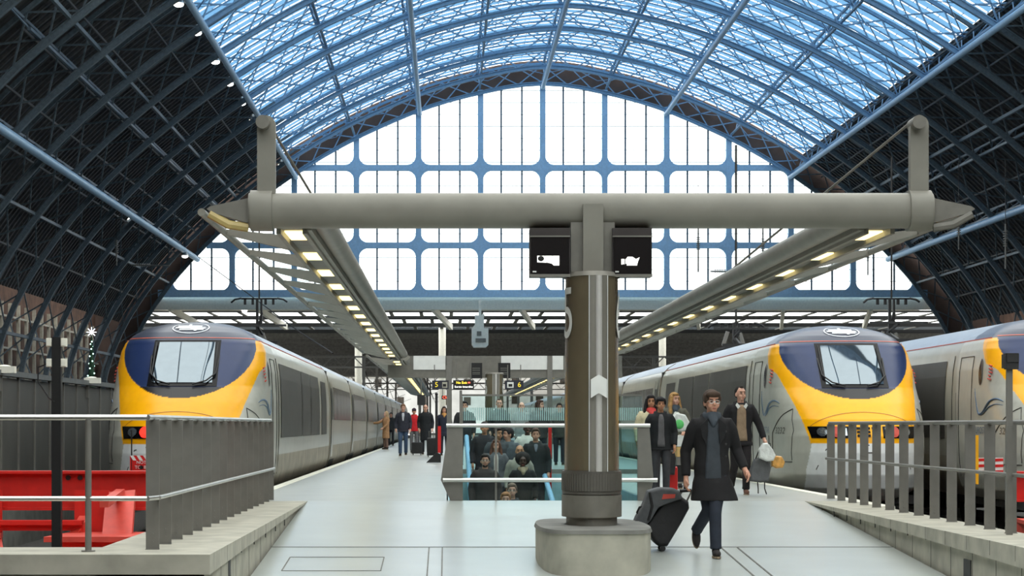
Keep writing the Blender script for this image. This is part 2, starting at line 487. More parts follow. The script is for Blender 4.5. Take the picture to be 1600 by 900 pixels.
MB().grid([[(-30,199,HC+10.3),(50,199,HC+10.3)],[(-30,240,HC+10.3),(50,240,HC+10.3)]]).build('rooflight_glass', M['clearglass'], ext)
for px in (691, 1035, 560):
    x = X_(px, 236)
    MB().tube((x,236,0), (x,236,HC+10.3), .38, n=16).build('support_column', M['offwhite'], ext, smooth=True)
for k in range(9):
    x = -24+k*7.6; MB().bar((x, GY+1.2, HC+10.1), (x+1.6, 205, HC+9.0), .3, .5).build('roof_bracket', M['offwhite'], ext)

for k, (x0, x1, Y, h, c, lb) in enumerate(((-62,-22,470,16,(170,168,160),'pale stone building far down the line past the open platform end'),(-24,14,520,13,(150,152,150),'grey warehouse far away at the end of the tracks'),(12,60,480,14,(176,176,170),'long pale building far off above the roofs of train 3232'),(58,120,500,18,(150,140,130),'brownish far building near the outermost train'))):
    bd = empty('building', ((x0+x1)/2, Y, -1)); tag(bd, lb, 'building'); w_ = (x1-x0)/2
    MB().bx(-w_, w_, 0, 12, 0, h).build('wall', mat('far_wall', lin(*c), .8, var=.2, scale=.2), bd)
    MB().bx(-w_-.4, w_+.4, -.4, 12.4, h, h+.7).build('roof', M['conc2'], bd)
    x = -w_+2
    while x < w_-2:
        z = 2.5
        while z < h-2: MB().bx(x, x+1.6, -.1, .1, z, z+1.9).build('window', M['twin'], bd); z += 4.2
        x += 5.2
for k, (Y, lb) in enumerate(((215,'nearest steel gantry over the tracks beyond the arched roof'),(255,'second steel gantry over the tracks beyond the arched roof'),(300,'third steel gantry over the tracks, farther off'),(350,'farthest steel gantry over the tracks'))):
    ga = empty('gantry', (4, Y, -1)); tag(ga, lb, 'gantry'); b = MB()
    b.bx(-24,24,-.15,.15,7.6,7.75); b.bx(-24,24,-.15,.15,8.6,8.75)
    for i in range(24): b.bar((-24+2*i,0,7.7),(-23+2*i,0,8.7),.1,.1); b.bar((-23+2*i,0,8.7),(-22+2*i,0,7.7),.1,.1)
    b.build('girder', M['slat'], ga)
    for x in (-20,-12,-6.6,4.2,16,22):
        b = MB(); b.bx(x-.14,x+.14,-.14,.14,0,8.7); b.build('leg', M['slat'], ga)
        b = MB(); b.bar((x,0,7.6),(x+.8,0,5.6),.06,.06); b.bar((x+.8,0,5.6),(x+2.4,0,6.2),.05,.05); b.build('wire_bracket', M['dark'], ga)
# ------------------------------------------------------------------ ground, platforms, ramp
g = MB(); g.bx(-60, 80, -40, 480, -1.5, -1.08)
struct(g.build('ground', M['ballast']))
PL, PR, RL, RR, YR = -3.1, 6.04, -2.04, 5.2, 32.2
HX0, HX1, HY0, HY1 = .02, 2.98, 32.45, 50.0
fl = MB()
fl.prism([(2.0,-.052*30.2),(YR,0),(YR,-1.2),(2.0,-2.6)], 'x', RL, RR)
struct(fl.build('floor', M['floor']))
fp = MB()
fp.bx(PL+.18, PR-.18, YR, HY0, -1.1, 0); fp.bx(PL+.18, HX0, HY0, HY1, -1.1, 0); fp.bx(HX1, PR-.18, HY0, HY1, -1.1, 0); fp.bx(PL+.18, PR-.18, HY1, 300, -1.1, 0)
struct(fp.build('floor', M['floor2']))
ed = MB(); ed.bx(PL, PL+.18, 33.6, 300, -.06, .004); ed.bx(PR-.18, PR, 30, 300, -.06, .004)
struct(ed.build('trim_1', M['edge']))
fc = MB(); fc.bx(PL+.04, PL+.3, 20, 300, -1.1, -.06); fc.bx(PR-.3, PR-.04, 16, 300, -1.1, -.06); struct(fc.build('trim_2', M['conc2']))
j = MB()
for px, dx in ((670, 0), (691, 0)):
    j.bar((X_(px,25.5), 25.9, ramp_z(25.9)+.003), (X_(px,25.5)-.0, 20, ramp_z(20)+.003), .014, .01)
for x in (3.19, 3.38): j.bar((x, 25.9, ramp_z(25.9)+.003), (x, 20, ramp_z(20)+.003), .016, .01)
j.bar((RL, 25.95, ramp_z(25.95)+.002), (RR, 25.95, ramp_z(25.95)+.002), .014, .008)
struct(j.build('trim_3', M['conc2']))
# outlined access cover in the ramp
c = MB()
for a, b in (((-1.75,24.9),(-.7,24.9)),((-1.75,23.6),(-.7,23.6)),((-1.75,24.9),(-1.75,23.6)),((-.7,24.9),(-.7,23.6))):
    c.bar((a[0],a[1],ramp_z(a[1])+.003), (b[0],b[1],ramp_z(b[1])+.003), .012, .006)
tag(c.build('access_cover', M['conc2']), 'outlined rectangular cover let into the pale ramp floor', 'floor cover')
# plinths beside the ramp
pl = struct(empty('plinth_wall'))
q = MB()
q.prism([(18.9,.0),(32.2,0),(32.2,-.02),(18.9,-.17)], 'x', PL, RL+.03)
q.prism([(-9,.0),(PL,0),(PL,-.17),(-9,-.17)], 'y', 18.9, 20.04)
q.build('coping', M['conc'], pl)
q = MB(); q.bx(PL+.1, RL-.03, 19.0, 32.2, -1.4, -.05); q.bx(-9, RL-.03, 19.0, 19.9, -1.4, -.15); q.build('wall_face', M['conc'], pl)
q = MB(); y = 20.4
while y < 29: q.bx(RL-.036, RL-.028, y, y+.012, -.9, -.1); q.bx(RL+.02, RL+.031, y, y+.01, -.15, .0005); y += 1.45
q.bx(RL-.06, RL-.025, 21.1, 21.3, -.8, -.16); q.build('joints', M['dark'], pl)
pr = struct(empty('plinth_wall'))
q = MB(); q.prism([(12,0),(32.2,0),(32.2,-.02),(12,-.3)], 'x', RR-.03, PR-.18); q.build('coping', M['conc'], pr)
q = MB(); q.bx(RR+.03, PR-.1, 12, 32.2, -1.4, -.05); q.build('wall_face', M['conc'], pr)
q = MB(); y = 17.4
while y < 31: q.bx(RR+.028, RR+.034, y, y+.012, -1, -.1); q.bx(RR-.031, RR-.02, y, y+.01, -.14, .0005); y += .95
q.bx(RR+.02, RR+.04, 22.2, 22.5, -.9, -.25); q.build('joints', M['dark'], pr)
# far platform on the other side of the left-hand track
fp = MB(); fp.bx(-30, -7.75, 24, 260, -1.1, -.02); struct(fp.build('floor', M['conc2']))
fp = MB(); fp.bx(16.5, 46, 24, 260, -1.1, -.02); struct(fp.build('floor', M['conc2']))
# rails
for xc in (-4.7, 7.55, 10.95):
    mb = MB()
    for sx in (-1, 1):
        mb.bx(xc+sx*.7175-.035, xc+sx*.7175+.035, 24, 300, -.82, -.76); mb.bx(xc+sx*.7175-.015, xc+sx*.7175+.015, 24, 300, -.9, -.8); mb.bx(xc+sx*.7175-.07, xc+sx*.7175+.07, 24, 300, -1.08, -.9)
    nm = {-4.7: 'steel rails under the train across from the black pole', 7.55: 'steel rails beside the platform edge near the walkers', 10.95: 'steel rails of the outermost visible track'}[xc]
    tag(mb.build('track', M['steel']), nm, 'railway track')

# ------------------------------------------------------------------ trains
ZW = [(-.32,.85),(-.22,1.12),(-.05,1.29),(.2,1.37),(.6,1.40),(1.0,1.41),(1.6,1.41),(2.1,1.385),(2.45,1.33),(2.6,1.27),(2.75,1.13),(2.88,.92),(2.97,.66),(3.03,.36),(3.06,0)]
zz_ = np.array([a for a,b in ZW]); ww_ = np.array([b for a,b in ZW])
Y0 = [(-.32,1.0),(-.2,.42),(-.05,.14),(.2,.02),(.6,0),(.9,.06),(1.2,.28),(1.5,.66),(1.8,1.1),(2.2,1.58),(2.62,2.1),(2.8,2.4),(2.92,2.75),(3.0,3.15),(3.06,4.0)]
y0z = np.array([a for a,b in Y0]); y0y = np.array([b for a,b in Y0])
def Fn(u, z):
    wv = np.interp(z, zz_, ww_)+1e-4; y0 = np.interp(z, y0z, y0y); L = np.interp(z, [-.3,1.0,1.8,2.56,3.06], [2.2,2.2,1.7,1.1,.5])
    t = np.clip(np.abs(u)/wv, 0, 1)
    return y0+L*(1-np.sqrt(np.clip(1-t**2.4, 0, 1)))
def npoint(u, z, off=.0):
    e = .004
    y = float(Fn(u, z)); yu = (float(Fn(u+e, z))-float(Fn(u-e, z)))/(2*e); yz = (float(Fn(u, z+e))-float(Fn(u, z-e)))/(2*e)
    yu = max(-6, min(6, yu)); yz = max(-8, min(8, yz))
    n = Vector((yu, -1, yz)).normalized()
    return Vector((u, y, z)) + n*off
def ribbon(mb, pts, wd, off=.006, closed=False):
    P = [npoint(u, z, off) for u, z in pts]
    if closed: P.append(P[0])
    n = len(P); rows_ = []
    for i in range(n):
        a = P[max(i-1,0)]; b = P[min(i+1,n-1)]
        if closed and (i == 0 or i == n-1): a, b = P[-2], P[1]
        d = (b-a).normalized(); u, z = (pts+pts[:1])[i] if closed else pts[i]
        nn = (npoint(u, z, .02)-npoint(u, z, 0)).normalized(); sd = d.cross(nn)*wd/2
        rows_.append([P[i]-sd, P[i]+sd])
    mb.grid(rows_)
def patch(mb, u0, u1, z0, z1, off, n=10, m=8, tu0=None, tu1=None):
    # quad patch; tu0/tu1: u range at the top
    tu0 = u0 if tu0 is None else tu0; tu1 = u1 if tu1 is None else tu1
    G = []
    for i in range(m+1):
        t = i/m; z = z0+(z1-z0)*t; a = u0+(tu0-u0)*t; b = u1+(tu1-u1)*t
        G.append([npoint(a+(b-a)*k/n, z, off) for k in range(n+1)])
    mb.grid(G)
def dpatch(mb, uc, zc, ru, rz, off, n=20):
    c_ = npoint(uc, zc, off); vs = [c_]; 
    for r in (.5, 1.0):
        vs += [npoint(uc+ru*r*math.cos(2*PI*k/n), zc+rz*r*math.sin(2*PI*k/n), off) for k in range(n)]
    fs = [(0,1+k,1+(k+1)%n) for k in range(n)]+[(1+k,1+n+k,1+n+(k+1)%n,1+(k+1)%n) for k in range(n)]
    mb.add(vs, fs)
C_Y = np.array(lin(255,180,6)); C_N = np.array(lin(36,52,92)); C_G = np.array(lin(182,182,172)); C_R = np.array(lin(64,70,86)); C_B = np.array(lin(6,6,9)); C_W = np.array(lin(232,235,235)); C_RB = np.array(lin(150,160,172))
def nose_mesh():
    NZ, NA = 190, 120
    t = np.linspace(0, 1, NZ); zs = np.interp(t, np.linspace(0,1,len(zz_)), zz_)
    # dense sampling through most of the height
    dense = np.concatenate([np.linspace(-.32,-.05,12), np.linspace(-.03,2.7,150), np.linspace(2.715,2.98,20), np.linspace(2.99,3.0599,12)])
    zs = dense; NZ = len(zs); ENDY = 5.0
    a = np.linspace(0, 1, NA)
    V = []; C = []
    for z in zs:
        wv = np.interp(z, zz_, ww_)+1e-4
        th = a*PI/2; u = wv*np.sin(th)**(1/1.1)
        u = np.minimum(u, wv)
        y = Fn(u, z)
        # straight run to the end of the cab
        ext_ = np.linspace(0, 1, 40)[1:]; ys = y[-1]+(ENDY-y[-1])*ext_; us = np.full_like(ys, wv)
        uu = np.concatenate([u, us]); yy = np.concatenate([y, ys])
        uu = np.concatenate([-uu[::-1], uu[1:]]); yy = np.concatenate([yy[::-1], yy[1:]])
        au = np.abs(uu); zc = np.full_like(uu, z)
        c_ = np.tile(C_G, (len(uu),1))
        front = (au < np.interp(z, [-.4,.3,.8,1.0], [1.0,1.0,.92,.92])) & (yy < 1.5)
        if z < .8: c_[front] = C_W  # lower nose paler than the sides: light on the front put into the colour
        ub = np.interp(z, [.8,.9,1.5,2.05,2.3], [.95,.97,1.12,1.28,1.45])
        if .77 < z < 2.66:
            yl = (au < ub) & (yy < np.interp(z, [.8,2.0,2.3,2.6,2.66],[1.7,2.5,3.0,3.4,3.45]))
            c_[yl] = C_Y
        if z > 1.57 and z < 2.5:
            sh = (au/1.2)**2+((z-2.5)/.93)**2 < 1; c_[sh & (yy < 3)] = C_B if z < 1.77 else C_N
        if z >= 2.5:
            sh = (au < np.interp(z, [2.5,2.7], [1.2,1.16])) & (yy < 2.9); c_[sh] = C_N
        if z > 2.66:
            c_[:] = C_RB; c_[yy < 4.4] = C_R
            tt = np.clip((yy-4.4)/.6,0,1)
        V.append(np.stack([uu, yy, zc], 1)); C.append(c_)
    n = len(V[0]); V = np.concatenate(V); C = np.concatenate(C)
    i, j_ = np.meshgrid(np.arange(NZ-1), np.arange(n-1), indexing='ij'); i = i.ravel(); j_ = j_.ravel()
    Fq = np.stack([i*n+j_, i*n+j_+1, (i+1)*n+j_+1, (i+1)*n+j_], 1)
    me = bpy.data.meshes.new('cab_shell'); me.from_pydata(V.tolist(), [], Fq.tolist()); me.update()
    at = me.color_attributes.new('Col', 'FLOAT_COLOR', 'POINT')
    at.data.foreach_set('color', np.concatenate([C, np.ones((len(C),1))], 1).ravel().astype(np.float32))
    me.materials.append(M['train']); me.polygons.foreach_set('use_smooth', [True]*len(me.polygons))
    return me
NOSE = nose_mesh()
def wz(z): return float(np.interp(z, zz_, ww_))
def wx(y, z):
    wv = wz(z)
    if y > 5.2: return wv
    y0 = float(np.interp(z, y0z, y0y)); L = float(np.interp(z, [-.3,1.0,1.8,2.56,3.06], [2.2,2.2,1.7,1.1,.5]))
    q = min(1, max(0, (y-y0)/L)); return wv*(1-(1-q)**2)**(1/2.4)
def side_text(txt, size, m, sx, yc, zc, parent, kx=1.2):
    me = text_mesh(txt, size); bm = bmesh.new(); bm.from_mesh(me); bmesh.ops.triangulate(bm, faces=bm.faces); bmesh.ops.subdivide_edges(bm, edges=bm.edges, cuts=1)
    for v in bm.verts:
        y = yc+sx*v.co.x*kx; z = zc+v.co.y; v.co = (sx*(wx(y,z)+.012), y, z)
    bm.to_mesh(me); bm.free(); return tobj('writing', me, m, parent)
def section(y, zs=None, x_off=0):
    zs = zs or [z for z,_ in ZW]
    r = [(wz(z)+x_off, y, z) for z in zs]; l = [(-wz(z)-x_off, y, z) for z in reversed(zs[:-1])]
    return r+l
def side_panel(mb, sx, y0, y1, z0, z1, off=.012, n=5):
    G = []
    for i in range(n+1):
        z = z0+(z1-z0)*i/n; x = sx*(wz(z)+off); G.append([(x,y0,z),(x,y1,z)])
    mb.grid(G)
def side_line(mb, sx, pts, wd=.02, off=.008):
    for (ya, za), (yb, zb) in zip(pts[:-1], pts[1:]):
        mb.bar((sx*(wz(za)+off),ya,za), (sx*(wz(zb)+off),yb,zb), wd, .006, (sx,0,0))
BODYZ = [z for z,_ in ZW if z < 2.61]
def body(mb_s, mb_r, mb_k, y0, y1):
    zs = [.1,.2,.6,1.0,1.6,2.1,2.45,2.6,2.66]
    for sx in (-1,1):
        mb_s.grid([[(sx*wz(z),y0,z),(sx*wz(z),y1,z)] for z in zs])
        mb_k.grid([[(sx*(wz(z)+.004),y0,z),(sx*(wz(z)+.004),y1,z)] for z in (-.32,-.22,-.05,.2,.45,.52)])
    zr = [2.64,2.75,2.88,2.97,3.03,3.06]
    R = [[(wz(z),y,z) for z in zr]+[(-wz(z),y,z) for z in reversed(zr[:-1])] for y in (y0,y1)]
    mb_r.grid(R)
    for y in (y0, y1):
        s_ = section(y); mb_k.add(s_, [tuple(range(len(s_)))])
def train_proto(kind, number):
    t = empty('train')
    o = bpy.data.objects.new('cab_shell', NOSE); COL.objects.link(o); o.parent = t
    MB_ = MB()
    # windscreen and its frame
    f_ = MB(); patch(f_, -.62, .62, 1.78, 2.64, .008, tu0=-.6, tu1=.6); f_.build('windscreen_frame', M['tblack'], t, smooth=True)
    wsn = MB(); patch(wsn, -.53, .53, 1.84, 2.59, .02, tu0=-.5, tu1=.5); ws = wsn.build('windscreen', M['tglass'], t, smooth=True)
    for sx in (-1, 1):
        wi = MB(); P = [npoint(sx*.6, 2.32, .04), npoint(sx*.57, 1.98, .06), npoint(sx*.42, 1.84, .06), npoint(sx*.2, 1.79, .04)]
        wi.path(P, .014, 8); wi.path([npoint(sx*.545, 2.56, .05), npoint(sx*.545, 1.95, .05)], .012, 6); wi.build('wiper', M['black'], t, smooth=True)
    bn = MB(); ribbon(bn, [(u, .93+.40*math.sqrt(max(0,1-(u/.99)**2))) for u in np.linspace(-.97,.97,44)], .014); bn.build('bonnet_seam', M['seam'], t)
    rl = MB(); ribbon(rl, [(u, 2.685) for u in np.linspace(-1.15,1.15,50)], .022, .006); 
    for sx in (-1,1): side_line(rl, sx, [(3.0,2.66),(24.2,2.66)], .02, .006)
    rl.build('red_line', M['torange'], t)
    lg = MB(); ribbon(lg, [(.33*math.cos(a), 2.875+.105*math.sin(a)) for a in np.linspace(0,2*PI,40)[:-1]], .022, .012, True)
    for (a0, a1, zc, th) in ((-.24,.2,2.905,.014),(-.28,.05,2.875,.014),(.0,.27,2.868,.014),(-.2,.24,2.84,.012)):
        patch(lg, a0, a1, zc-th, zc+th, .014, 8, 1)
    patch(lg, -.05, .0, 2.915, 2.95, .014, 2, 1); patch(lg, .07, .12, 2.81, 2.905, .014, 2, 2)
    lg.build('roof_emblem', M['tlogo'], t)
    # lamp clusters
    for sx in (-1, 1):
        cl = MB(); pu = sorted((sx*.3, sx*.92)); tu = sorted((sx*.3, sx*.97))
        patch(cl, pu[0] if sx < 0 else pu[0], pu[1], .86, 1.07, .01, tu0=tu[0], tu1=tu[1]); cb = cl.build('lamp_cluster', M['tblack'], t, smooth=True)
        r_ = MB(); dpatch(r_, sx*.5, .965, .105, .095, .03); r_.build('tail_lamp', M['redlamp'] if kind == 'lit' else M['logo_red'], cb)
        h_ = MB(); dpatch(h_, sx*.74, .965, .085, .075, .03)
        if kind != 'lit': patch(h_, sx*.34, sx*.4, .9, 1.03, .025, 2, 2)
        h_.build('head_lamp', M['chrome'], cb)
    gr = MB()
    for i in range(4):
        for k_ in range(3): patch(gr, -.17+i*.09, -.11+i*.09, .88+k_*.065, .925+k_*.065, .012, 1, 1)
    gr.build('coupler_grille', M['tblack'], t)
    cv = MB(); ribbon(cv, [(-.95,-.1),(-.85,.3),(-.7,.66),(-.45,.72),(0,.735),(.45,.72),(.7,.66),(.85,.3),(.95,-.1)], .02); ribbon(cv, [(-.1,.6),(.1,.6)], .02); cv.build('coupler_cover_seam', M['seamd'], t)
    # power car
    s_, r_, k_ = MB(), MB(), MB(); body(s_, r_, k_, 5.0, 24.2)
    pc = s_.build('power_car', M['tgrey'], t, smooth=True); r_.build('roof', M['troof'], pc, smooth=True); k_.build('skirt', M['tskirt'], pc, smooth=True)
    for sx in (-1, 1):
        gl = MB(); side_panel(gl, sx, 5.9, 12.3, .85, 2.32); side_panel(gl, sx, 12.45, 15.6, .85, 2.32); side_panel(gl, sx, 15.75, 19.3, .85, 2.32); side_panel(gl, sx, 20.2, 22.6, .85, 2.25); gl.build('air_grille', M['grille'], pc)
        dl = MB()
        def crv(P, wd=.016):
            Q = []
            for (ya,za),(yb,zb) in zip(P[:-1],P[1:]):
                for i in range(8): Q.append((ya+(yb-ya)*i/8, za+(zb-za)*i/8))
            Q.append(P[-1]); Q = [(sx*(wx(y,z)+.006), y, z) for y,z in Q]
            dl.path(Q, wd/2, 5)
        crv([(3.75,.15),(3.75,2.35),(4.75,2.35),(4.75,.15)]); crv([(5.3,.15),(5.3,2.4)])
        crv([(1.0,.45),(1.0,1.0),(1.25,1.4),(1.5,1.3),(2.05,.95),(2.05,.42),(1.0,.42)]); crv([(2.3,.3),(2.3,.75),(2.6,.75)]); crv([(2.5,.9),(2.5,.3)])
        dl.build('door_seam', M['seamd'], pc)
        hd = MB(); side_panel(hd, sx, 3.62, 3.65, 1.0, 1.7, .03); side_panel(hd, sx, 4.85, 4.88, 1.0, 1.7, .03); hd.build('hand_rail', M['dark'], pc)
        ow = MB(); vs = []
        for k2 in range(20):
            a = 2*PI*k2/20; zc = 2.05+.24*math.sin(a); yc = 3.1+.13*math.cos(a); vs.append((sx*(wx(yc,zc)+.014), yc, zc))
        ow.add(vs, [tuple(range(20))]); ow.build('cab_side_window', M['tblack'], pc)
        sw = MB()
        for base, am, w0 in ((1.42,.12,.020),(1.36,.08,.012)):
            P = []
            for i in range(25):
                t_ = i/24; y = 3.5-1.7*t_; z = base-am*math.sin(t_*2*PI)+.34*max(0,1-t_*6)**1.5+.3*max(0,t_-.72)
                P.append((sx*(wx(y,z)+.002), y, z))
            sw.path(P, [(w0*(.3+math.sin(PI*i/24)),)*2 for i in range(25)], 6)
        sw.build('wave_emblem', M['tdkblue'], pc)
        em = MB()
        for q_ in range(5):
            z = 1.9+q_*.06; em.path([(sx*(wx(2.55,z)+.004), 2.45+.06*math.sin(q_*2), z), (sx*(wx(2.6,z)+.004), 2.62-.04*math.sin(q_), z+.02)], .014, 5)
        em.build('red_emblem', M['logo_red'], pc)
        side_text('EUROSTAR', .17, M['tdkblue'], sx, 2.95, 1.0, pc, 1.3)
        side_text(number, .17, M['seamd'], sx, 1.55, .99, pc, 1.5)
    # under-gear
    bg_ = MB()
    for yb in (4.2, 7.0, 19.0, 21.8):
        for sx in (-1,1):
            bg_.tube((sx*.78,yb,-.42), (sx*.64,yb,-.42), .42, n=20)
        bg_.bx(-.9,.9,yb-.1,yb+.1,-.5,-.36)
    bg_.bx(-1.1,1.1,1.3,22.8,-.36,-.2); bg_.bx(-1.0,1.0,9.5,16.5,-.62,-.2); bg_.build('bogies', M['dark'], t)
    # carriages
    y = 24.75; n = 0
    while y < 150:
        s_, r_, k_ = MB(), MB(), MB(); L = 13.7; body(s_, r_, k_, y, y+L)
        cr = s_.build('carriage', M['tgrey'], t, smooth=True); r_.build('roof', M['troof'], cr, smooth=True); k_.build('skirt', M['tskirt'], cr, smooth=True)
        for sx in (-1,1):
            wn = MB(); side_panel(wn, sx, y+1.9, y+L-.5, 1.25, 2.2, .01); 
            wn.build('window_band', M['twin'], cr)
            dd = MB(); side_panel(dd, sx, y+.35, y+1.25, .2, 2.35, .016); dd.build('door', M['tgrey'], cr)
            d2 = MB(); side_panel(d2, sx, y+.3, y+.36, .1, 2.4, .02); side_panel(d2, sx, y+1.24, y+1.3, .1, 2.4, .02); side_panel(d2, sx, y+.5, y+1.1, 1.25, 2.15, .022)
            q_ = 3.9
            while q_ < L-.6: side_panel(d2, sx, y+q_, y+q_+.05, 1.25, 2.2, .014); q_ += 2.1
            d2.build('window_divider', M['seamd'], cr)
        b_ = MB(); b_.bx(-1.0,1.0,y+.2,y+L-.2,-.5,-.2)
        for yb in (y+1.0, y+L-1.0):
            for sx in (-1,1): b_.tube((sx*.78,yb,-.42),(sx*.64,yb,-.42),.42,n=14)
        b_.bx(-1.3,1.3,y-.56,y+.02,-.1,2.62); [side_panel(b_, sx, ya, ya+2.6, -.32, .12, .02) for sx in (-1,1) for ya in (y+.1, y+L-2.7)] ; b_.build('gangway', M['black'], cr)
        y += L+.52; n += 1
    # folded pantograph on the roof
    p = MB(); p.bar((-.5,17,3.15),(.5,17,3.15),.06,.06); p.bar((0,17,3.12),(0,18.6,3.4),.06,.06); p.bar((0,18.6,3.4),(0,17.2,3.55),.05,.05); p.bar((-.7,17.2,3.58),(.7,17.2,3.58),.08,.05)
    p.bx(-.5,.5,16.5,18.8,3.04,3.1); p.build('pantograph', M['dark'], t)
    return t
t1 = train_proto('lit', '3231'); t1.location = (-4.7, 38.3, 0)
tag(t1, 'yellow-nosed high speed train with lit red tail lamps behind the slatted railing', 'train')
t2 = train_proto('unlit', '3232'); t2.location = (7.55, 39.95, 0)
tag(t2, 'yellow-nosed high speed train numbered 3232 standing beside the man with plastic bags', 'train')
t3 = copy_tree(t2); t3.location = (10.95, 36.75, 0)
tag(t3, 'outermost high speed train cut off by the frame behind the signal post', 'train')
t3_kids = [d_ for c_ in kids(t3) for d_ in kids(c_) if d_.name.startswith('writing') and d_.data.vertices and abs(sum(v.co.y for v in d_.data.vertices)/len(d_.data.vertices)-1.55) < .3]
for d_ in t3_kids:
    side = 1 if d_.data.vertices[0].co.x > 0 else -1; q = side_text('3208', .17, M['seamd'], side, 1.55, .99, d_.parent, 1.5); bpy.data.objects.remove(d_)

# ------------------------------------------------------------------ T-shaped canopy pier
PX, PY = 1.6, 24.6
def ellipse_ring(cx, cy_, a, b, z, n=48, p=2.0):
    R = []
    for k in range(n):
        t = 2*PI*k/n; c, s = math.cos(t), math.sin(t)
        R.append((cx+a*abs(c)**(2/p)*(1 if c > 0 else -1), cy_+b*abs(s)**(2/p)*(1 if s > 0 else -1), z))
    return R
def pier(px, py, zb, full=True, label=''):
    t = empty('canopy_pier', (px, py, zb)); tag(t, label, 'canopy pier')
    zt = 2.72-zb  # column top
    # boat-shaped concrete base
    def base_ring(z, g=0):
        P = []
        for k in range(40):
            a = 2*PI*k/40; c, s = math.cos(a), math.sin(a)
            x = (.61+g)*abs(c)**.35*(1 if c > 0 else -1); y = (1.5+g)*abs(s)**.9*(1 if s > 0 else -1)
            P.append((x, y, z))
        return P
    b = MB(); b.rings([base_ring(-.25), base_ring(.36)]); b.build('concrete_base', M['conc'], t, smooth=30)
    b = MB(); b.rings([base_ring(.36, .015), base_ring(.40, .0)]); b.build('base_cap', M['conc2'], t, smooth=30)
    z0 = .40
    A, B = .30, .52
    b = MB(); b.rings([ellipse_ring(0,0,A-.02,B-.02,z0), ellipse_ring(0,0,A-.02,B-.02,z0+.1)]); b.rings([ellipse_ring(0,0,A+.03,B+.03,z0+.09), ellipse_ring(0,0,A+.03,B+.03,z0+.33)])
    b.build('lower_collar', M['collar2'], t, smooth=40)
    b = MB(); b.rings([ellipse_ring(0,0,A+.0,B+.0,z0+.32), ellipse_ring(0,0,A+.0,B+.0,z0+.60)])
    for k in range(64):
        a = 2*PI*k/64; x, y = (A+.02)*math.cos(a), (B+.02)*math.sin(a)
        b.box((x,y,z0+.47), (.022,.03,.19), Matrix.Rotation(a,3,'Z'))
    b.rings([ellipse_ring(0,0,A+.025,B+.025,z0+.56), ellipse_ring(0,0,A+.025,B+.025,z0+.59)])
    b.rings([ellipse_ring(0,0,A+.025,B+.025,z0+.34), ellipse_ring(0,0,A+.025,B+.025,z0+.37)])
    b.build('ribbed_collar', M['collar'], t, smooth=40)
    zc = z0+.59
    b = MB(); b.rings([ellipse_ring(0,0,A,B,zc), ellipse_ring(0,0,A-.005,B,zc+(zt-zc)*.5), ellipse_ring(0,0,A-.012,B,zt)]); b.build('column', M['pier'], t, smooth=40)
    b = MB(); b.rings([ellipse_ring(0,0,A+.01,B+.01,zt), ellipse_ring(0,0,A-.02,B-.02,zt+.05)]); b.build('column_cap', M['collar2'], t, smooth=40)
    def cs(mb, x0, x1, za, zb_, off, n=8):
        G = []
        for i in range(n+1):
            x = x0+(x1-x0)*i/n; y = -B*math.sqrt(max(0,1-(x/A)**2))-off; G.append([(x,y,za),(x,y,zb_)])
        mb.grid(G)
    b = MB(); cs(b, -.06, .145, zc, zt, .006); b.build('satin_strip', M['pierstrip2'], t)
    b = MB(); cs(b, -.064, -.056, zc, zt, .012, 1); cs(b, .14, .148, zc, zt, .012, 1); b.build('strip_edging', M['white'], t)
    b = MB(); b.rings([[(.045+.035*math.cos(a), -B-.006+.035*math.sin(a)*.6, z) for a in np.linspace(0,2*PI,17)[:-1]] for z in (zc, zt)]); b.build('polished_rib', M['pierstrip'], t, smooth=True)
    # upward arrow plate
    zA = Z_(617, 24.1)-zb
    b = MB(); poly = [(-.045,zA-.035),(.042,zA+.02),(.13,zA-.035),(.13,zA+.165),(.042,zA+.22),(-.045,zA+.165)]
    b.prism(poly, 'y', -B-.05, -B-.04); b.build('arrow_plate', M['white'], t)
    # wrapped numerals
    for txt, ang in (('5', math.radians(-90-66)), ('6', math.radians(-90+72))):
        me = text_mesh(txt, .80); bm = bmesh.new(); bm.from_mesh(me); bmesh.ops.triangulate(bm, faces=bm.faces); bmesh.ops.subdivide_edges(bm, edges=bm.edges, cuts=2)
        for v in bm.verts:
            u, h = v.co.x, v.co.y
            sgn = -1 if txt == '5' else 1
            # walk along the ellipse by arc length
            a = ang; du = u; st = .01 if du > 0 else -.01; k = 0
            Rr = math.hypot(A*math.sin(ang), B*math.cos(ang))
            a = ang + du*.9/Rr
            v.co = ((A+.006)*math.cos(a), (B+.006)*math.sin(a), Z_(494, 24.5)-zb+h)
        bm.to_mesh(me); bm.free(); tobj('numeral', me, M['white'], t)
    if not full: return t
    # neck and beam
    zb_b = Z_(357, PY)-zb; zt_b = Z_(302, PY)-zb; zm = (zb_b+zt_b)/2; rr = (zt_b-zb_b)/2
    b = MB(); b.bx(-.11, .11, -.28, .28, zt, zm+.05); b.build('neck_plate', M['beam'], t)
    b = MB(); b.bx(-.24, .24, -.2, .2, zt, zb_b+.05); b.build('neck', M['beam2'], t)
    x0, x1 = -3.78, 3.75
    def rr_ring(x, r, q=2.6):
        return [(x, (r)*abs(math.cos(a))**(2/q)*(1 if math.cos(a)>0 else -1), zm+r*abs(math.sin(a))**(2/q)*(1 if math.sin(a)>0 else -1)) for a in np.linspace(0,2*PI,29)[:-1]]
    b = MB(); b.rings([rr_ring(x0, rr), rr_ring(x1, rr)]); b.build('crossbeam', M['beam'], t, smooth=50)
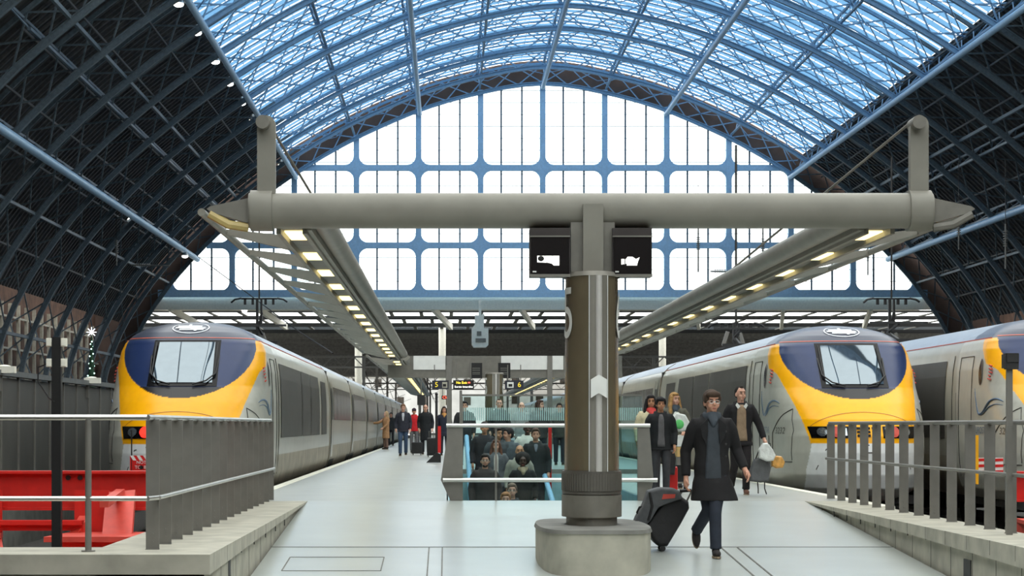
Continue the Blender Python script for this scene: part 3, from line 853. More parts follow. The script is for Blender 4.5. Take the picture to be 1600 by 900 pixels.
    for sx in (-1, 1):
        xe = x0 if sx < 0 else x1
        b = MB(); b.rings([rr_ring(xe-.02*sx, rr+.03), rr_ring(xe-.26*sx, rr+.03)]); b.build('end_collar', M['beam'], t, smooth=50)
        # pointed outrigger at the beam end
        b = MB(); tip = xe+sx*.46; b.prism([(xe, zm-rr+.06), (tip, zm-.01), (xe, zm+.1)] if False else [(xe,zm-rr+.05),(tip-.06*sx,zm-.03),(tip,zm+.01),(tip-.04*sx,zm+.04),(xe,zm+.13)], 'y', -.12, .12); b.build('outrigger', M['beam2'], t)
        b = MB(); b.path([(xe,-.1,zm-rr-.0),(xe+sx*.22,-.1,zm-.16),(tip-.03*sx,-.1,zm-.04)], [(.03,.05)]*3, 8); b.build('outrigger_trim', M['tray'] if sx < 0 else M['beam2'], t)
        # mast
        xm = xe-sx*.12+ (-.0); ztm = Z_(182, PY)-zb
        b = MB(); prof = [(-.1,zm-.1),(.1,zm-.1),(.1,ztm-.1)]+[(.1*math.cos(a), ztm-.1+.1*math.sin(a)) for a in np.linspace(0,PI,9)[1:-1]]+[(-.1,ztm-.1)]
        xm = X_(417 if sx < 0 else 1434, PY)-px
        b.prism([(xm+p_[0], p_[1]) for p_ in prof], 'y', -.1, .02); b.build('mast', M['beam'], t, smooth=40)
        b = MB(); b.tube((xm-.03, -.24, ztm-.09), (xm-.03, .1, ztm-.09), .075, n=20); b.build('mast_pin', M['beam2'], t, smooth=40)
    return t
pier(PX, PY, ramp_z(PY), True, 'bronze and steel T-shaped canopy pier with grey crossbeam on a concrete base in the foreground')
pier(1.52, 71.2, 0, False, 'far bronze pier column marked 5 and 6 beyond the escalator well')

def canopy(side, y0, y1, label):
    sx = -1 if side == 'L' else 1
    cx = 1.55
    xm, xt, xo = (-1.40, -1.72, -2.72) if sx < 0 else (4.47, 4.80, 5.78)
    t = empty('platform_canopy', (0, y0, 0)); tag(t, label, 'canopy')
    zL = HC+2.14; L = y1-y0
    b = MB(); b.rings([[(xm+.125*math.cos(a), y, zL+.17+.125*math.sin(a)) for a in np.linspace(0,2*PI,17)[:-1]] for y in (0, L)]); b.build('main_tube', M['beam'], t, smooth=True)
    b = MB(); b.bx(xm+sx*.1, xm+sx*.18, 0, L, zL+.02, zL+.12); b.bx(xt-.17, xt-.12, 0, L, zL-.02, zL+.08); b.bx(xt+.12, xt+.17, 0, L, zL-.02, zL+.08); b.build('tray_edge', M['beam'], t)
    b = MB(); b.bx(xt-.13, xt+.13, 0, L, zL+.05, zL+.08); b.build('light_tray', M['beam2'], t)
    b = MB(); b.bx(xt+sx*.1, xo, 8, L, zL+.34, zL+.36); b.build('canopy_sheet', M['clearglass'], t)
    b = MB(); b.tube((xo,0,zL+.22), (xo,L,zL+.22), .045, n=10); b.build('outer_rail', M['beam'], t, smooth=True)
    k = 0; y = .9 if y0 < 30 else 1.0
    while y < L-.3 and k < 40:
        o = MB().bx(xt-.105, xt+.105, y-.55, y+.55, zL+.03, zL+.045)
        o.build('light_panel', M['yellowlight'], t)
        f_ = MB(); ye = y+1.6
        f_.prism([(xt+sx*.15, zL-.02),(xt+sx*.15, zL+.16),(xo, zL+.25),(xo, zL+.19)], 'y', ye-.05, ye+.05)
        f_.build('fin', M['beam'], t); y += 3.18; k += 1
    return t
canopy('L', PY+.1, 72.6, 'long slender canopy arm with square yellow lights above the emptier walkway')
canopy('R', PY+.1, 72.6, 'long slender canopy arm with yellow lights above the walkers and train 3232')
canopy('L', 76, 170, 'distant canopy arm with lights carrying on beyond the header box, walkway with few people')
canopy('R', 76, 170, 'distant canopy arm with lights carrying on beyond the header box, train 3232 side')
for p, q, lb in (((X_(1434,PY)-.05,PY,Z_(188,PY)), (4.45,35.5,HC+2.4), 'long steel stay rod slanting from the mast near the outermost train down to the canopy'),
                 ((X_(417,PY)+.05,PY,Z_(200,PY)), (-1.38,36.5,HC+2.4), 'long steel stay rod behind the mast above the slatted railing')):
    tag(MB().tube(p, q, .016, n=8).build('stay_rod', M['beam2']), lb, 'rod')

# display screens under the beam
for i, (a, b_, lb) in enumerate(((828, 891, 'black display unit hanging from the crossbeam, column on its inner side, above the numeral 5'), (957, 1019, 'black display unit hanging from the crossbeam on the numeral 6 side'))):
    t = empty('display_screen', (X_((a+b_)/2, 24.3), 24.3, Z_(432, 24.3))); tag(t, lb, 'screen')
    hw = (b_-a)/2*24.3/F; H = 76*24.3/F
    m = MB(); m.bx(-hw, hw, .02, .3, 0, H); m.build('case', M['screencase'], t)
    m = MB(); m.bx(-hw+.012, hw-.012, 0, .02, .03, H-.1); m.build('panel', M['screen'], t)
    m = MB(); m.bx(-hw, hw, -.02, .02, -.005, .025); m.bx(-hw+.0, hw, -.015, .02, H-.1, H-.085); m.build('edge_strip', M['beam2'], t)
    m = MB(); m.bx(-hw+.03, -hw+.07, -.006, .0, .045, .06); m.build('badge', M['white'], t)
    # window reflection painted on the screen as a glowing patch
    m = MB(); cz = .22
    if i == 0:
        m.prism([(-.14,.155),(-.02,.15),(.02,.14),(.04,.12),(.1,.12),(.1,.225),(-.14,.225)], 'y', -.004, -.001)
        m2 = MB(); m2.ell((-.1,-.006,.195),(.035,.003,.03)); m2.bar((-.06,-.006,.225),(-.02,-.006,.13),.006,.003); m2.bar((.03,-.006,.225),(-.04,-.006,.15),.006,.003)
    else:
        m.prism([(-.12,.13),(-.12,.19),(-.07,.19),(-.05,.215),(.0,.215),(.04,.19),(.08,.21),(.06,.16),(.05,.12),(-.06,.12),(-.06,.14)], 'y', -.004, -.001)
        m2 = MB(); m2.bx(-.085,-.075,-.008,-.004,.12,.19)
    m.build('painted_reflection', M['glow_white'], t); m2.build('reflection_shapes', M['black'], t)

# ------------------------------------------------------------------ railings
def railing_slats(name, X, ys, z_rail, z_mid, label, extra=None, wd=.105):
    t = empty(name, (X, ys[0], 0)); tag(t, label, 'railing')
    for y in ys:
        b = MB(); b.bx(-wd/2, wd/2, y-ys[0]-.006, y-ys[0]+.006, 0, z_rail-.015); b.bx(-.06,.06,y-ys[0]-.03,y-ys[0]+.03,0,.006)
        for zz in (.07, .14): b.tube((.0,y-ys[0]-.016,zz),(.0,y-ys[0]-.004,zz),.009,n=8)
        b.build('slat', M['slat'], t)
    b = MB(); b.tube((0,-.05,z_rail), (0,ys[-1]-ys[0]+.1,z_rail), .026, n=14); b.build('top_rail', M['steel'] if extra else M['slat'], t, smooth=True)
    b = MB(); b.tube((.06 if X < 0 else -.06,-.05,z_mid), (.06 if X < 0 else -.06,ys[-1]-ys[0]+.05,z_mid), .02, n=12); b.build('middle_rail', M['steel'] if extra else M['slat'], t, smooth=True)
    return t
ysL = [2.6*F*(2.176+.096*i)*1e-3 for i in range(16)]
t = railing_slats('slatted_railing', -2.6, ysL, 1.165, .46, 'grey slatted railing with steel rails in front of the train with lit tail lamps', True, .118)
yl0 = ysL[0]
b = MB(); b.tube((-5.5,-.35,1.165),(.0,-.35,1.165),.026,n=14); b.tube((0,-.35,1.165),(0,0,1.165),.026,n=14); b.build('front_top_rail', M['steel'], t, smooth=True)
b = MB(); b.tube((-5.5,-.35,.46),(.0,-.35,.46),.022,n=14); b.tube((0,-.35,.46),(.06,0,.46),.022,n=14); b.build('front_middle_rail', M['steel'], t, smooth=True)
for px in (138, -190):
    x = X_(px, yl0-.35)+2.6
    b = MB(); b.tube((x,-.35,0),(x,-.35,1.15),.028,n=14); b.tube((x,-.35,0),(x,-.35,.012),.06,n=16); b.build('post', M['slat'], t, smooth=40)
sg_ = empty('warning_notice', (X_(275,21.6), 21.55, Z_(733,21.6))); tag(sg_, 'small red and white notice fixed on the slatted railing', 'sign')
b = MB(); b.bx(-.043,.043,-.004,.004,0,.27); b.build('board', M['white'], sg_); b = MB(); b.bx(-.002,.036,-.008,-.004,.03,.245); b.build('red_field', M['bagred'], sg_)
b = MB(); b.ell((-.022,-.006,.17),(.014,.003,.03)); b.bx(-.036,-.01,-.007,-.004,.03,.11); b.build('figure_symbol', M['black'], sg_)
ysR = sorted([5.73*F*(1.1344+.0443*i)*1e-3 for i in range(-4, 13)])
t = railing_slats('slatted_railing', 5.73, ysR, 1.125, .60, 'dark grey open slatted railing in front of train 3232', False, .115)

# ------------------------------------------------------------------ buffer stops
def buffer(loc, label):
    t = empty('buffer_stop', loc); tag(t, label, 'buffer stop')
    b = MB(); b.bx(-1.35,1.35,.0,.1,.12,.55); b.bx(-1.35,1.35,-.12,.2,.53,.56); b.bx(-1.35,1.35,-.12,.2,.1,.13); b.build('crossbeam', M['red'], t)
    b = MB()
    for x in (-.9,-.76,.3,.44): b.tube((x,-.03,.48),(x,.0,.48),.03,n=10)
    b.build('bolts', M['dark'], t)
    for sx in (-1,1):
        b = MB(); b.bx(sx*.62-.16, sx*.62+.16,-.28,-.1,-.45,.3); b.bx(sx*.62-.2,sx*.62+.2,-.3,-.28,-.45,.34); b.build('upright', M['red'], t)
        b = MB(); b.bar((sx*.95,-.2,.3),(sx*1.05,-1.6,-.85),.34,.08,(0,1,0)); b.bar((sx*.95,-.25,.32),(sx*.95,-1.5,.22),.1,.07); b.build('raking_strut', M['pink'], t)
        b = MB(); b.prism([(sx*.9-.5,-.35),(sx*.9+.5,-.35),(sx*.9+.62,-1.5),(sx*.9-.62,-1.5)], 'z', -.2, -.14); b.bx(sx*.9-.5,sx*.9+.5,-1.3,-.4,-1.0,-.2); b.build('foot_plate', M['pink'], t)
        b = MB(); b.bar((sx*.55,-.3,.0),(sx*.2,-1.2,-.8),.12,.12); b.build('inner_strut', M['pink'], t)
    b = MB(); b.bx(-1.0,.55,-.5,-.4,-.12,-.02); b.bx(-1.0,.55,-.6,-.4,-.05,.0); b.build('lower_tie', M['red'], t)
    b = MB(); b.prism([(-1.5,-.3),(1.5,-.3),(1.3,-1.9),(-1.3,-1.9)], 'z', -.62, -.56); b.bx(-1.3,1.3,-1.9,-.3,-1.08,-.62); b.build('base_plate', M['pink'], t)
    for sx in (-1,1):
        b = MB(); b.tube((sx*.87,.1,.3),(sx*.87,.55,.3),.09,n=16); b.tube((sx*.87,.55,.3),(sx*.87,.62,.3),.22,n=24); b.build('buffer_head', M['dark'], t, smooth=40)
    return t
buffer((-4.75, 26.2, 0), 'red steel buffer stop behind the railing below the train with lit tail lamps')
bR = buffer((10.0, 34.0, -.17), 'red steel buffer stop in front of the outermost train, seen through slats')
sb = empty('stop_board', (X_(221, 27.2), 27.2, Z_(736, 27.2))); tag(sb, 'red and white striped warning board standing above the near red buffer stop', 'sign')
b = MB(); b.bx(-.14,.14,-.006,.006,0,.19); b.build('board', M['bagred'], sb)
b = MB()
for k in range(3): b.prism([(-.14+.08*k,.19),(-.10+.08*k,.19),(-.06+.08*k,.13),(-.10+.08*k,.13)], 'y', -.01, -.006)
b.build('stripes', M['white'], sb)
writing('NOT', .055, M['white'], (-.0,-.012,.105), parent=sb); writing('TO  B', .055, M['white'], (-.01,-.012,.045), parent=sb)
b = MB(); b.tube((.0,-.012,.045),(.0,-.01,.045),.024,n=14); b.tube((-.12,0,-.2),(-.12,0,.5),.008,n=6); b.build('bolt_hole', M['black'], sb)
for i, px in enumerate((1531, 1558)):
    s2 = empty('marker_board', (X_(px, 34.0), 34.0, .36)); tag(s2, ('red and white striped marker board beside the orange post' if i == 0 else 'red and white striped marker board next to the signal post'), 'sign')
    b = MB(); b.bx(-.09,.09,-.01,.01,0,.24); b.build('board', M['white'], s2)
    b = MB()
    for k in range(3): b.prism([(-.09,.0+.09*k),(.09,.05+.09*k-.04),(.09,.09+.09*k-.04),(-.09,.045+.09*k)], 'y', -.015, -.01)
    b.build('stripes', M['bagred'], s2)
tag(MB().bx(X_(1527,33.8)-.02,X_(1527,33.8)+.02,33.8,33.84,.2,Z_(680,33.8)).build('marker_post', M['yellow']), 'thin orange yellow post rising behind the open railing', 'post')
# black pole with white lamp boxes
pl_ = empty('signal_pole', (X_(89,24), 24, -.9)); tag(pl_, 'tall black pole with white boxes standing among the red buffer steelwork', 'pole')
b = MB(); b.bx(-.05,.05,-.05,.05,0,Z_(527,24)+.9); b.build('shaft', M['black'], pl_)
for z_ in (535, 567):
    for sx in (-1,1):
        b = MB(); zz = Z_(z_,24)+.9; b.bx(sx*.045,sx*.108,-.05,.03,zz-.045,zz+.045); b.bx(sx*.055,sx*.1,-.062,-.05,zz-.035,zz+.035); b.build('lamp_box', M['offwhite'], pl_, smooth=True)
b = MB(); z1 = Z_(567,24)+.9; b.path([(-.08,-.02,z1),(-.2,-.02,z1-.05),(-.2,-.02,z1-.2),(-.08,-.02,z1-.38),(-.02,-.05,z1-.42)], .008, 8); b.build('cable', M['black'], pl_, smooth=True)
for z_ in (690, 760, 810): pass
ps = empty('signal_post', (X_(1577,22.3), 22.3, 0)); tag(ps, 'grey post topped by a small flat signal box behind the open railing', 'post')
b = MB(); b.bx(-.03,.03,-.02,.02,0,Z_(575,22.3)); b.build('shaft', M['slat'], ps)
b = MB(); zt_ = Z_(577,22.3); b.bx(-.04,.08,-.06,.06,zt_,zt_+.16); b.bx(-.065,-.04,-.05,.05,zt_+.01,zt_+.15); b.bx(-.04,.08,-.07,-.06,zt_+.07,zt_+.15); b.build('signal_box', M['dark'], ps)

# grey hoarding along the far platform
hd = empty('hoarding', (-8, 30, 0)); tag(hd, 'long grey panelled hoarding wall beside the train with lit tail lamps', 'hoarding')
y = 0
for k in range(16):
    b = MB(); yy = k*1.62; b.bx(-.04,.04,yy+.02,yy+1.58,-.1,1.95); b.build('panel', M['hoard'], hd)
    b = MB(); b.bx(.02,.07,yy-.03,yy+.03,-.1,2.02); b.build('upright', M['slat'], hd)
b = MB(); b.bx(-.1,.12,-2,26,1.98,2.08); b.build('top_rail', M['hoardtop'], hd)
for yy, lb in ((9.5, 'white bracket lamp on the hoarding top near the black pole'), (19.2, 'small white bracket lamp on the hoarding top close to the train cab')):
    c_ = empty('bracket_lamp', (-7.95, 30+yy, 2.0)); tag(c_, lb, 'lamp')
    b = MB(); b.bx(-.05,.3,-.1,.1,.02,.14); b.ell((.1,0,.1),(.16,.1,.07)); b.build('lamp_head', M['offwhite'], c_, smooth=40); b = MB(); b.bx(-.02,.04,-.04,.04,-.3,.03); b.build('bracket', M['slat'], c_)
# slim decorated tree
xt = empty('christmas_tree', (X_(143,100), 100, -.02)); tag(xt, 'slim dark green lit tree topped by a white star beyond the hoarding', 'christmas tree')
b = MB(); H_ = Z_(519,100)
for k in range(14):
    z0 = .3+k*(H_-.5)/14; r0 = .42*(1-k/15); b.path([(0,0,z0),(0,0,z0+.45)], [r0,r0*.45], 9)
b.build('foliage', M['tree'], xt)
b = MB(); b.tube((0,0,0),(0,0,.5),.08); b.build('stand', M['bark'], xt)
b = MB()
for k in range(40):
    a = k*2.4; zz = .6+k*(H_-.9)/40; r0 = .4*(1-k/42); b.ell((r0*math.cos(a),r0*math.sin(a)-.03,zz),(.035,.035,.035),6,4)
b.build('fairy_lamps', M['fairy'], xt)
b = MB()
for k in range(4):
    a = PI*k/4; b.bar((-.22*math.cos(a),0,H_+.02-.22*math.sin(a)),(.22*math.cos(a),0,H_+.02+.22*math.sin(a)),.04,.04)
b.build('star', M['star'], xt)

# ------------------------------------------------------------------ roof lamps and wires
def pendant(x, y, z, label, group=None, r=.26):
    t = empty('pendant_lamp', (x,y,z)); tag(t, label, 'lamp', group)
    b = MB(); b.path([(0,0,.08),(0,0,.35),(0,0,.5)], [.3,.16,.05], 14); b.build('shade', M['steel'], t, smooth=True)
    b = MB(); b.ell((0,0,.02),(r,r,.13)); b.build('bulb', M['lamp'], t, smooth=True)
    b = MB(); b.tube((0,0,.45),(0,0,1.3),.03,n=6); b.build('rod', M['dark'], t)
    return t
for k, (Y, lb) in enumerate(((183.8,'bright pendant lamp beside the mast, closest to the glazed gable in the edge row'),(156.9,'bright pendant lamp touching the top of the mast in the edge row'),(148.5,'bright pendant lamp next up from the mast top in the edge row'),
    (140,'bright pendant lamp in the middle of the edge row, second above the mast top'),(131.5,'bright pendant lamp third above the mast top in the edge row'),(121.8,'bright pendant lamp fourth above the mast top in the edge row'),(113.5,'bright pendant lamp at the upper frame edge, topmost of the edge row'))):
    pendant(-13.66, Y, HC+21.4, lb, 'pendant lamps along the glazing edge')
for px, py, Y, lb in ((267,236,165,'lone bright pendant lamp against the dark roof boarding between the ribs'), (135,301,150,'bright pendant lamp just below the pale blue roof beam, farthest from the gable'), (197,341,165,'bright pendant lamp below the pale blue roof beam, middle one'), (289,401,182,'bright pendant lamp near the corner of the glazed gable'),(33,1,140,'bright pendant lamp at the very top corner of the dark roof')):
    pendant(X_(px,Y), Y, Z_(py,Y), lb)
for px, lb in ((268, 'small bright spot lamp under the white fascia near the train with lit tail lamps'), (382, 'small bright spot lamp under the white fascia beside the hanging black mast')):
    t = empty('spot_lamp', (X_(px,198), 198, Z_(485,198))); tag(t, lb, 'lamp')
    MB().ell((0,0,0),(.24,.24,.24)).build('bulb', M['lamp'], t, smooth=True); MB().tube((0,0,.2),(0,0,1.1),.05,n=6).build('rod', M['dark'], t)
def wire(pts, r, lb, nm='overhead_wire', m='dark'):
    P = [(X_(a,Y),Y,Z_(b_,Y)) for a,b_,Y in pts]
    tag(MB().path(P, r, 6).build(nm, M[m]), lb, 'wire')
wire([(308,400,185),(470,520,120),(520,552,90)], .03, 'thin black overhead wire slanting down from the gable corner')
wire([(1640,275,40),(1350,330,70),(1240,375,85),(1100,470,120)], .028, 'thin black overhead wire above the right-hand canopy arm') if False else None
for px, y0, y1, Y, lb in ((1091,355,425,150,'ribbed insulator rod hanging before the gable beside the display unit'),(1192,355,430,150,'ribbed insulator rod hanging under the crossbeam towards train 3232'),(1356,385,430,160,'ribbed insulator rod hanging beside the lit canopy tray'),(1498,345,390,130,'ribbed insulator hanging before the pale blue beam'),(1571,350,420,120,'ribbed insulator hanging nearest the frame edge'),(182,375,415,150,'ribbed insulator hanging in front of the dark ribs')):
    t = empty('insulator', (X_(px,Y), Y, Z_(y1,Y))); tag(t, lb, 'insulator')
    H = (y1-y0)*Y/F; b = MB(); b.tube((0,0,0),(0,0,H),.05,n=8); b.build('rod', M['slat'], t)
    b = MB()
    for k in range(7): b.tube((0,0,H*.5+k*.13),(0,0,H*.5+k*.13+.05),.13,n=10)
    b.build('discs', M['slat'], t, smooth=40)
    b = MB(); b.tube((0,0,H),(0,0,H+3.5),.02,n=5); b.build('hanger', M['dark'], t)
for px, py, Y, ln, lb in ((1110,424,150,62,'horizontal ribbed insulator arm in front of the gable glazing'),(205,414,150,60,'horizontal pale insulator arm against the dark ribs')):
    t = empty('insulator', (X_(px,Y), Y, Z_(py,Y))); tag(t, lb, 'insulator')
    b = MB(); b.tube((0,0,0),(ln*Y/F,0,-.05),.05,n=8); b.build('rod', M['slat'], t)
    b = MB()
    for k in range(8): b.tube((.3+k*.13,0,0),(.35+k*.13,0,0),.11,n=8)
    b.build('discs', M['slat'], t)
# hanging catenary masts
for px, Y, lb in ((405,110,'black hanging catenary mast above the train with lit tail lamps'),(1393,95,'black hanging catenary mast with curved horns behind train 3232'),(1150,75,'black hanging catenary support above the roofs of train 3232')):
    X = X_(px,Y); k = Y/F; zt = Z_(466,Y) if px != 1150 else Z_(505,Y); zb = Z_(540,Y)
    t = empty('catenary_mast', (X,Y,zb)); tag(t, lb, 'mast'); h = zt-zb
    b = MB(); b.bx(-5*k,-1*k,-.1,.1,0,h); b.bx(2*k,5*k,-.1,.1,h*.45,h); b.bar((-3*k,0,h*.2),(4*k,0,h*.7),.12,.12); b.build('shaft', M['black'], t)
    b = MB(); b.bx(-28*k,28*k,-.06,.06,h-2*k,h+.5*k)
    b.path([(-28*k,0,h),(-38*k,0,h-2*k),(-44*k,0,h-7*k)], .05, 6); b.path([(28*k,0,h),(38*k,0,h-2*k),(44*k,0,h-6*k)], .05, 6)
    for dx in (-22,22,-10,10): b.bx(dx*k-.06,dx*k+.06,-.06,.06,h-10*k,h)
    b.build('cross_arm', M['black'], t)
    MB().bar((-20*k,0,0),(-13*k,0,22*k),.12,.12).build('strut', M['slat'], t); MB().bar((12*k,0,0),(6*k,0,20*k),.12,.12).build('strut', M['slat'], t)
    b = MB(); b.tube((0,0,h),(0,0,h+6),.04,n=6); b.build('hanger', M['dark'], t)
# grey unit hanging before the fascia
t = empty('hanging_unit', (X_(750,185),185,Z_(543,185))); tag(t, 'pale grey box unit with grilles hanging above the header box', 'ceiling unit')
k = 185/F
b = MB(); b.bx(-13*k,13*k,-.5,.5,4*k,30*k); b.prism([(-13*k,4*k),(13*k,4*k),(9*k,0),(-10*k,0)], 'y', -.5,.5); b.build('housing', M['offwhite'], t)
b = MB(); b.bx(-7*k,9*k,-.6,-.5,8*k,14*k); b.bx(-5*k,2*k,-.56,-.5,18*k,25*k); b.build('grille', M['beam2'], t)
b = MB(); b.bx(-8*k,6*k,-.4,.4,30*k,50*k); b.bar((-10*k,0,30*k),(6*k,0,52*k),.2,.2); b.bx(-2*k,2*k,-.2,.2,50*k,75*k); b.build('hanger', M['offwhite'], t)

# ------------------------------------------------------------------ header box, signs, stairwell guard
hb = empty('header_box', (0, 72.4, 0)); tag(hb, 'long grey header box with white panels spanning above the far walkway', 'header')
zt, zb = Z_(556,72.4), Z_(590,72.4)
b = MB(); b.bx(X_(606,72.4), X_(972,72.4), 0, .6, zb, zt-.3); b.bx(X_(640,72.4), X_(972,72.4), .05, .55, zt-.35, zt); b.build('box', M['beam2'], hb)
for a, c_ in ((646,696),(783,855),(863,880)):
    b = MB(); b.bx(X_(a,72.4),X_(c_,72.4),-.04,.0,zt-.45,zt); b.build('panel', M['white'], hb)
for px in (702, 859):
    b = MB(); b.bx(X_(px-4,72.4),X_(px+4,72.4),-.08,.1,0,zt); b.build('post', M['slat'], hb)
for px, lb in ((744,'square black information screen on the header box, nearer the white panel gap'),(788,'square black information screen tucked beside the wide white panel')):
    t = empty('information_screen', (X_(px,71.8),71.8,Z_(591,71.8))); tag(t, lb, 'screen'); k = 71.8/F
    b = MB(); b.bx(-9.5*k,9.5*k,0,.12,0,24*k); b.build('case', M['black'], t)
    b = MB()
    for zz in (6,8.5,12,15): b.bx(-6*k,6*k,-.01,0,zz*k,(zz+1.2)*k)
    b.build('text_lines', M['conc2'], t)
def sign(px0, px1, py0, py1, Y, lb, items):
    t = empty('hanging_sign', (X_((px0+px1)/2,Y), Y, Z_(py1,Y))); tag(t, lb, 'sign'); k = Y/F; w_ = (px1-px0)/2*k; h = (py1-py0)*k
    b = MB(); b.bx(-w_,w_,0,.1,0,h); b.build('board', M['signblue'] if items != 'led' else M['black'], t)
    [MB().tube((e*w_*.7,.05,h),(e*w_*.7,.05,h+.5),.015,n=6).build('hanger', M['slat'], t) for e in (-1,1)]
    return t, k, h
t, k, h = sign(675,701,594.5,608,70.5,'dark hanging platform sign reading 5 above the suitcases','n')
writing('5', 10*k*1.1, M['ywrite'], (-6*k,-.01,h/2), parent=t); b = MB(); b.bx(3*k,11*k,-.01,0,2*k,11*k); b.build('pictogram_field', M['conc'], t); b = MB(); b.bx(4*k,9*k,-.02,-.01,4*k,8*k); b.build('train_pictogram', M['black'], t)
t, k, h = sign(789,818,594.5,608,70.5,'dark hanging platform sign reading 6 above the frosted glass','n')
writing('6', 10*k*1.1, M['ywrite'], (8*k,-.01,h/2), parent=t); b = MB(); b.bx(-11*k,-1*k,-.01,0,2*k,11*k); b.build('pictogram_field', M['white'], t); b = MB(); b.bx(-9*k,-3*k,-.02,-.01,4*k,8*k); b.build('train_pictogram', M['black'], t)
t, k, h = sign(708,740.5,594,608.5,60,'black illuminated sign reading No Exit over Sortie Interdite','led')
writing('No Exit', 5.4*k, M['ledy'], (-3*k,-.01,h*.72), parent=t); b = MB(); b.bx(7*k,10.5*k,-.01,0,h*.66,h*.8); b.build('red_mark', M['ledr'], t)
writing('Sortie Interdite', 4.6*k, M['glow_white'], (.3*k,-.01,h*.28), parent=t)
t, k, h = sign(690,700,618,624,90,'small distant board with glowing orange characters','led')
writing('Ch', 6*k, M['ledr'], (0,-.01,h/2), parent=t)

# stairwell glass guard
YG = 32.35
gd = empty('glass_guard', (0, YG, 0)); tag(gd, 'glass guard with two steel rails around the escalator well', 'glass guard')
xa, xb = X_(706,YG), X_(1018,YG)
zt, zmid = Z_(665,YG), Z_(750,YG)
b = MB(); b.tube((xa-.08,0,zt),(xb-.02,0,zt),.03,n=14); b.build('top_rail', M['steel'], gd, smooth=True)
b = MB(); b.tube((xa-.13,-.07,zmid),(xb+.08,-.07,zmid),.032,n=14); b.build('middle_rail', M['steel'], gd, smooth=True)
b = MB(); b.prism([(xa-.05,zt-.02),(xa+.12,zt-.02),(xa+.12,0),(xa-.02,0),(xa-.16,zmid)], 'y', .0, .1); b.build('end_post', M['slat'], gd)
b = MB(); b.bx(xa+.12,xa+.16,.0,.1,0,zt+.42); b.build('inner_post', M['beam2'], gd)
b = MB(); b.prism([(xb-.2,zt-.02),(xb-.03,zt-.02),(xb+.03,zmid),(xb-.03,0),(xb-.2,0)], 'y', .0, .1); b.build('end_post', M['slat'], gd)
b = MB(); b.bx(xa+.1,xb-.15,.03,.045,.0,zt-.05); b.build('pane', M['guardglass'], gd)
b = MB(); b.bx(X_(775,YG)-.015,X_(775,YG)+.015,.02,.03,.0,zt); b.build('pane_joint', M['slat'], gd)
for x in (xa+.0, xb-.05):
    b = MB(); b.tube((x,.1,zt),(x,17.2,zt),.03,n=12); b.build('side_rail', M['steel'], gd, smooth=True)
    b = MB(); b.bx(x-.01,x+.01,.12,17,.02,zt-.06); b.build('side_pane', M['guardglass'], gd)
# far frosted screen
fs = empty('frosted_screen', (0, 50.3, 0)); tag(fs, 'glass screen with pale striped frosting at the far end of the escalator well', 'glass screen')
xa2, xb2 = X_(722,50.3), X_(1003,50.3)
b = MB(); b.bx(xa2,xb2,0,.012,0,Z_(619,50.3)); b.build('pane', M['guardglass'], fs)
b = MB(); x = xa2
while x < xb2: b.bx(x,x+.022,-.006,-.001,Z_(657,50.3),Z_(637,50.3)); x += .043
b.build('frosted_stripes', M['frit'], fs)
b = MB(); b.bx(xa2,xb2,-.02,.03,Z_(619,50.3),Z_(616,50.3)); b.bx(xa2,xb2,-.02,.03,0,.1); b.build('frame_rail', M['slat'], fs)
for px in (720, 1006):
    b = MB(); b.bx(X_(px-2,50.3),X_(px+2,50.3),-.05,.05,0,Z_(610,50.3)); b.build('post', M['slat'], fs)
for px in (972, 985, 1060): pass
# escalator
def esc_z(Y): return -.12*(50-Y)
es = empty('escalator', (0,0,0)); tag(es, 'escalator with pale blue glass sides carrying people behind the glass guard', 'escalator')
XE0, XE1 = X_(742,38)+.02, 1.85
b = MB(); y = 33.0
while y < 49.6:
    b.bx(XE0, XE1, y, y+.42, esc_z(y)-.3, esc_z(y)); y += .4
b.build('steps', M['dark'], es)
for x in (XE0-.06, XE1+.06):
    b = MB(); b.add([(x,33,esc_z(33)),(x,49.5,esc_z(49.5)),(x,49.5,esc_z(49.5)+.85),(x,33,esc_z(33)+.85),(x+.02,33,esc_z(33)),(x+.02,49.5,esc_z(49.5)),(x+.02,49.5,esc_z(49.5)+.85),(x+.02,33,esc_z(33)+.85)],[(0,1,2,3),(7,6,5,4),(0,4,5,1),(3,2,6,7),(0,3,7,4),(1,5,6,2)]); b.build('balustrade', M['cyanglass'], es)
    b = MB(); b.path([(x,33,esc_z(33)+.9),(x,49.5,esc_z(49.5)+.9),(x,49.9,esc_z(49.5)+.7)], (.05), 10); b.build('handrail', cloth((120,170,200)), es, smooth=True)
# well lining
wl = MB(); wl.bx(HX0-.02,HX0+.02,HY0,HY1,-4,-.0); wl.bx(HX1-.02,HX1+.02,HY0,HY1,-4,0); wl.bx(HX0,HX1,HY1-.02,HY1+.02,-4,0); wl.bx(HX0,HX1,HY0,HY1,-4.1,-4.0)
struct(wl.build('wall_well', mat('well_lining', lin(150,190,196), .3)))
rp_ = MB(); rp_.bx(X_(857,44),X_(862,44),44,44.1,-1,Z_(664,44)); tag(rp_.build('red_post', M['bagred']), 'slim red post standing behind the man in the dark coat on the escalator', 'post')

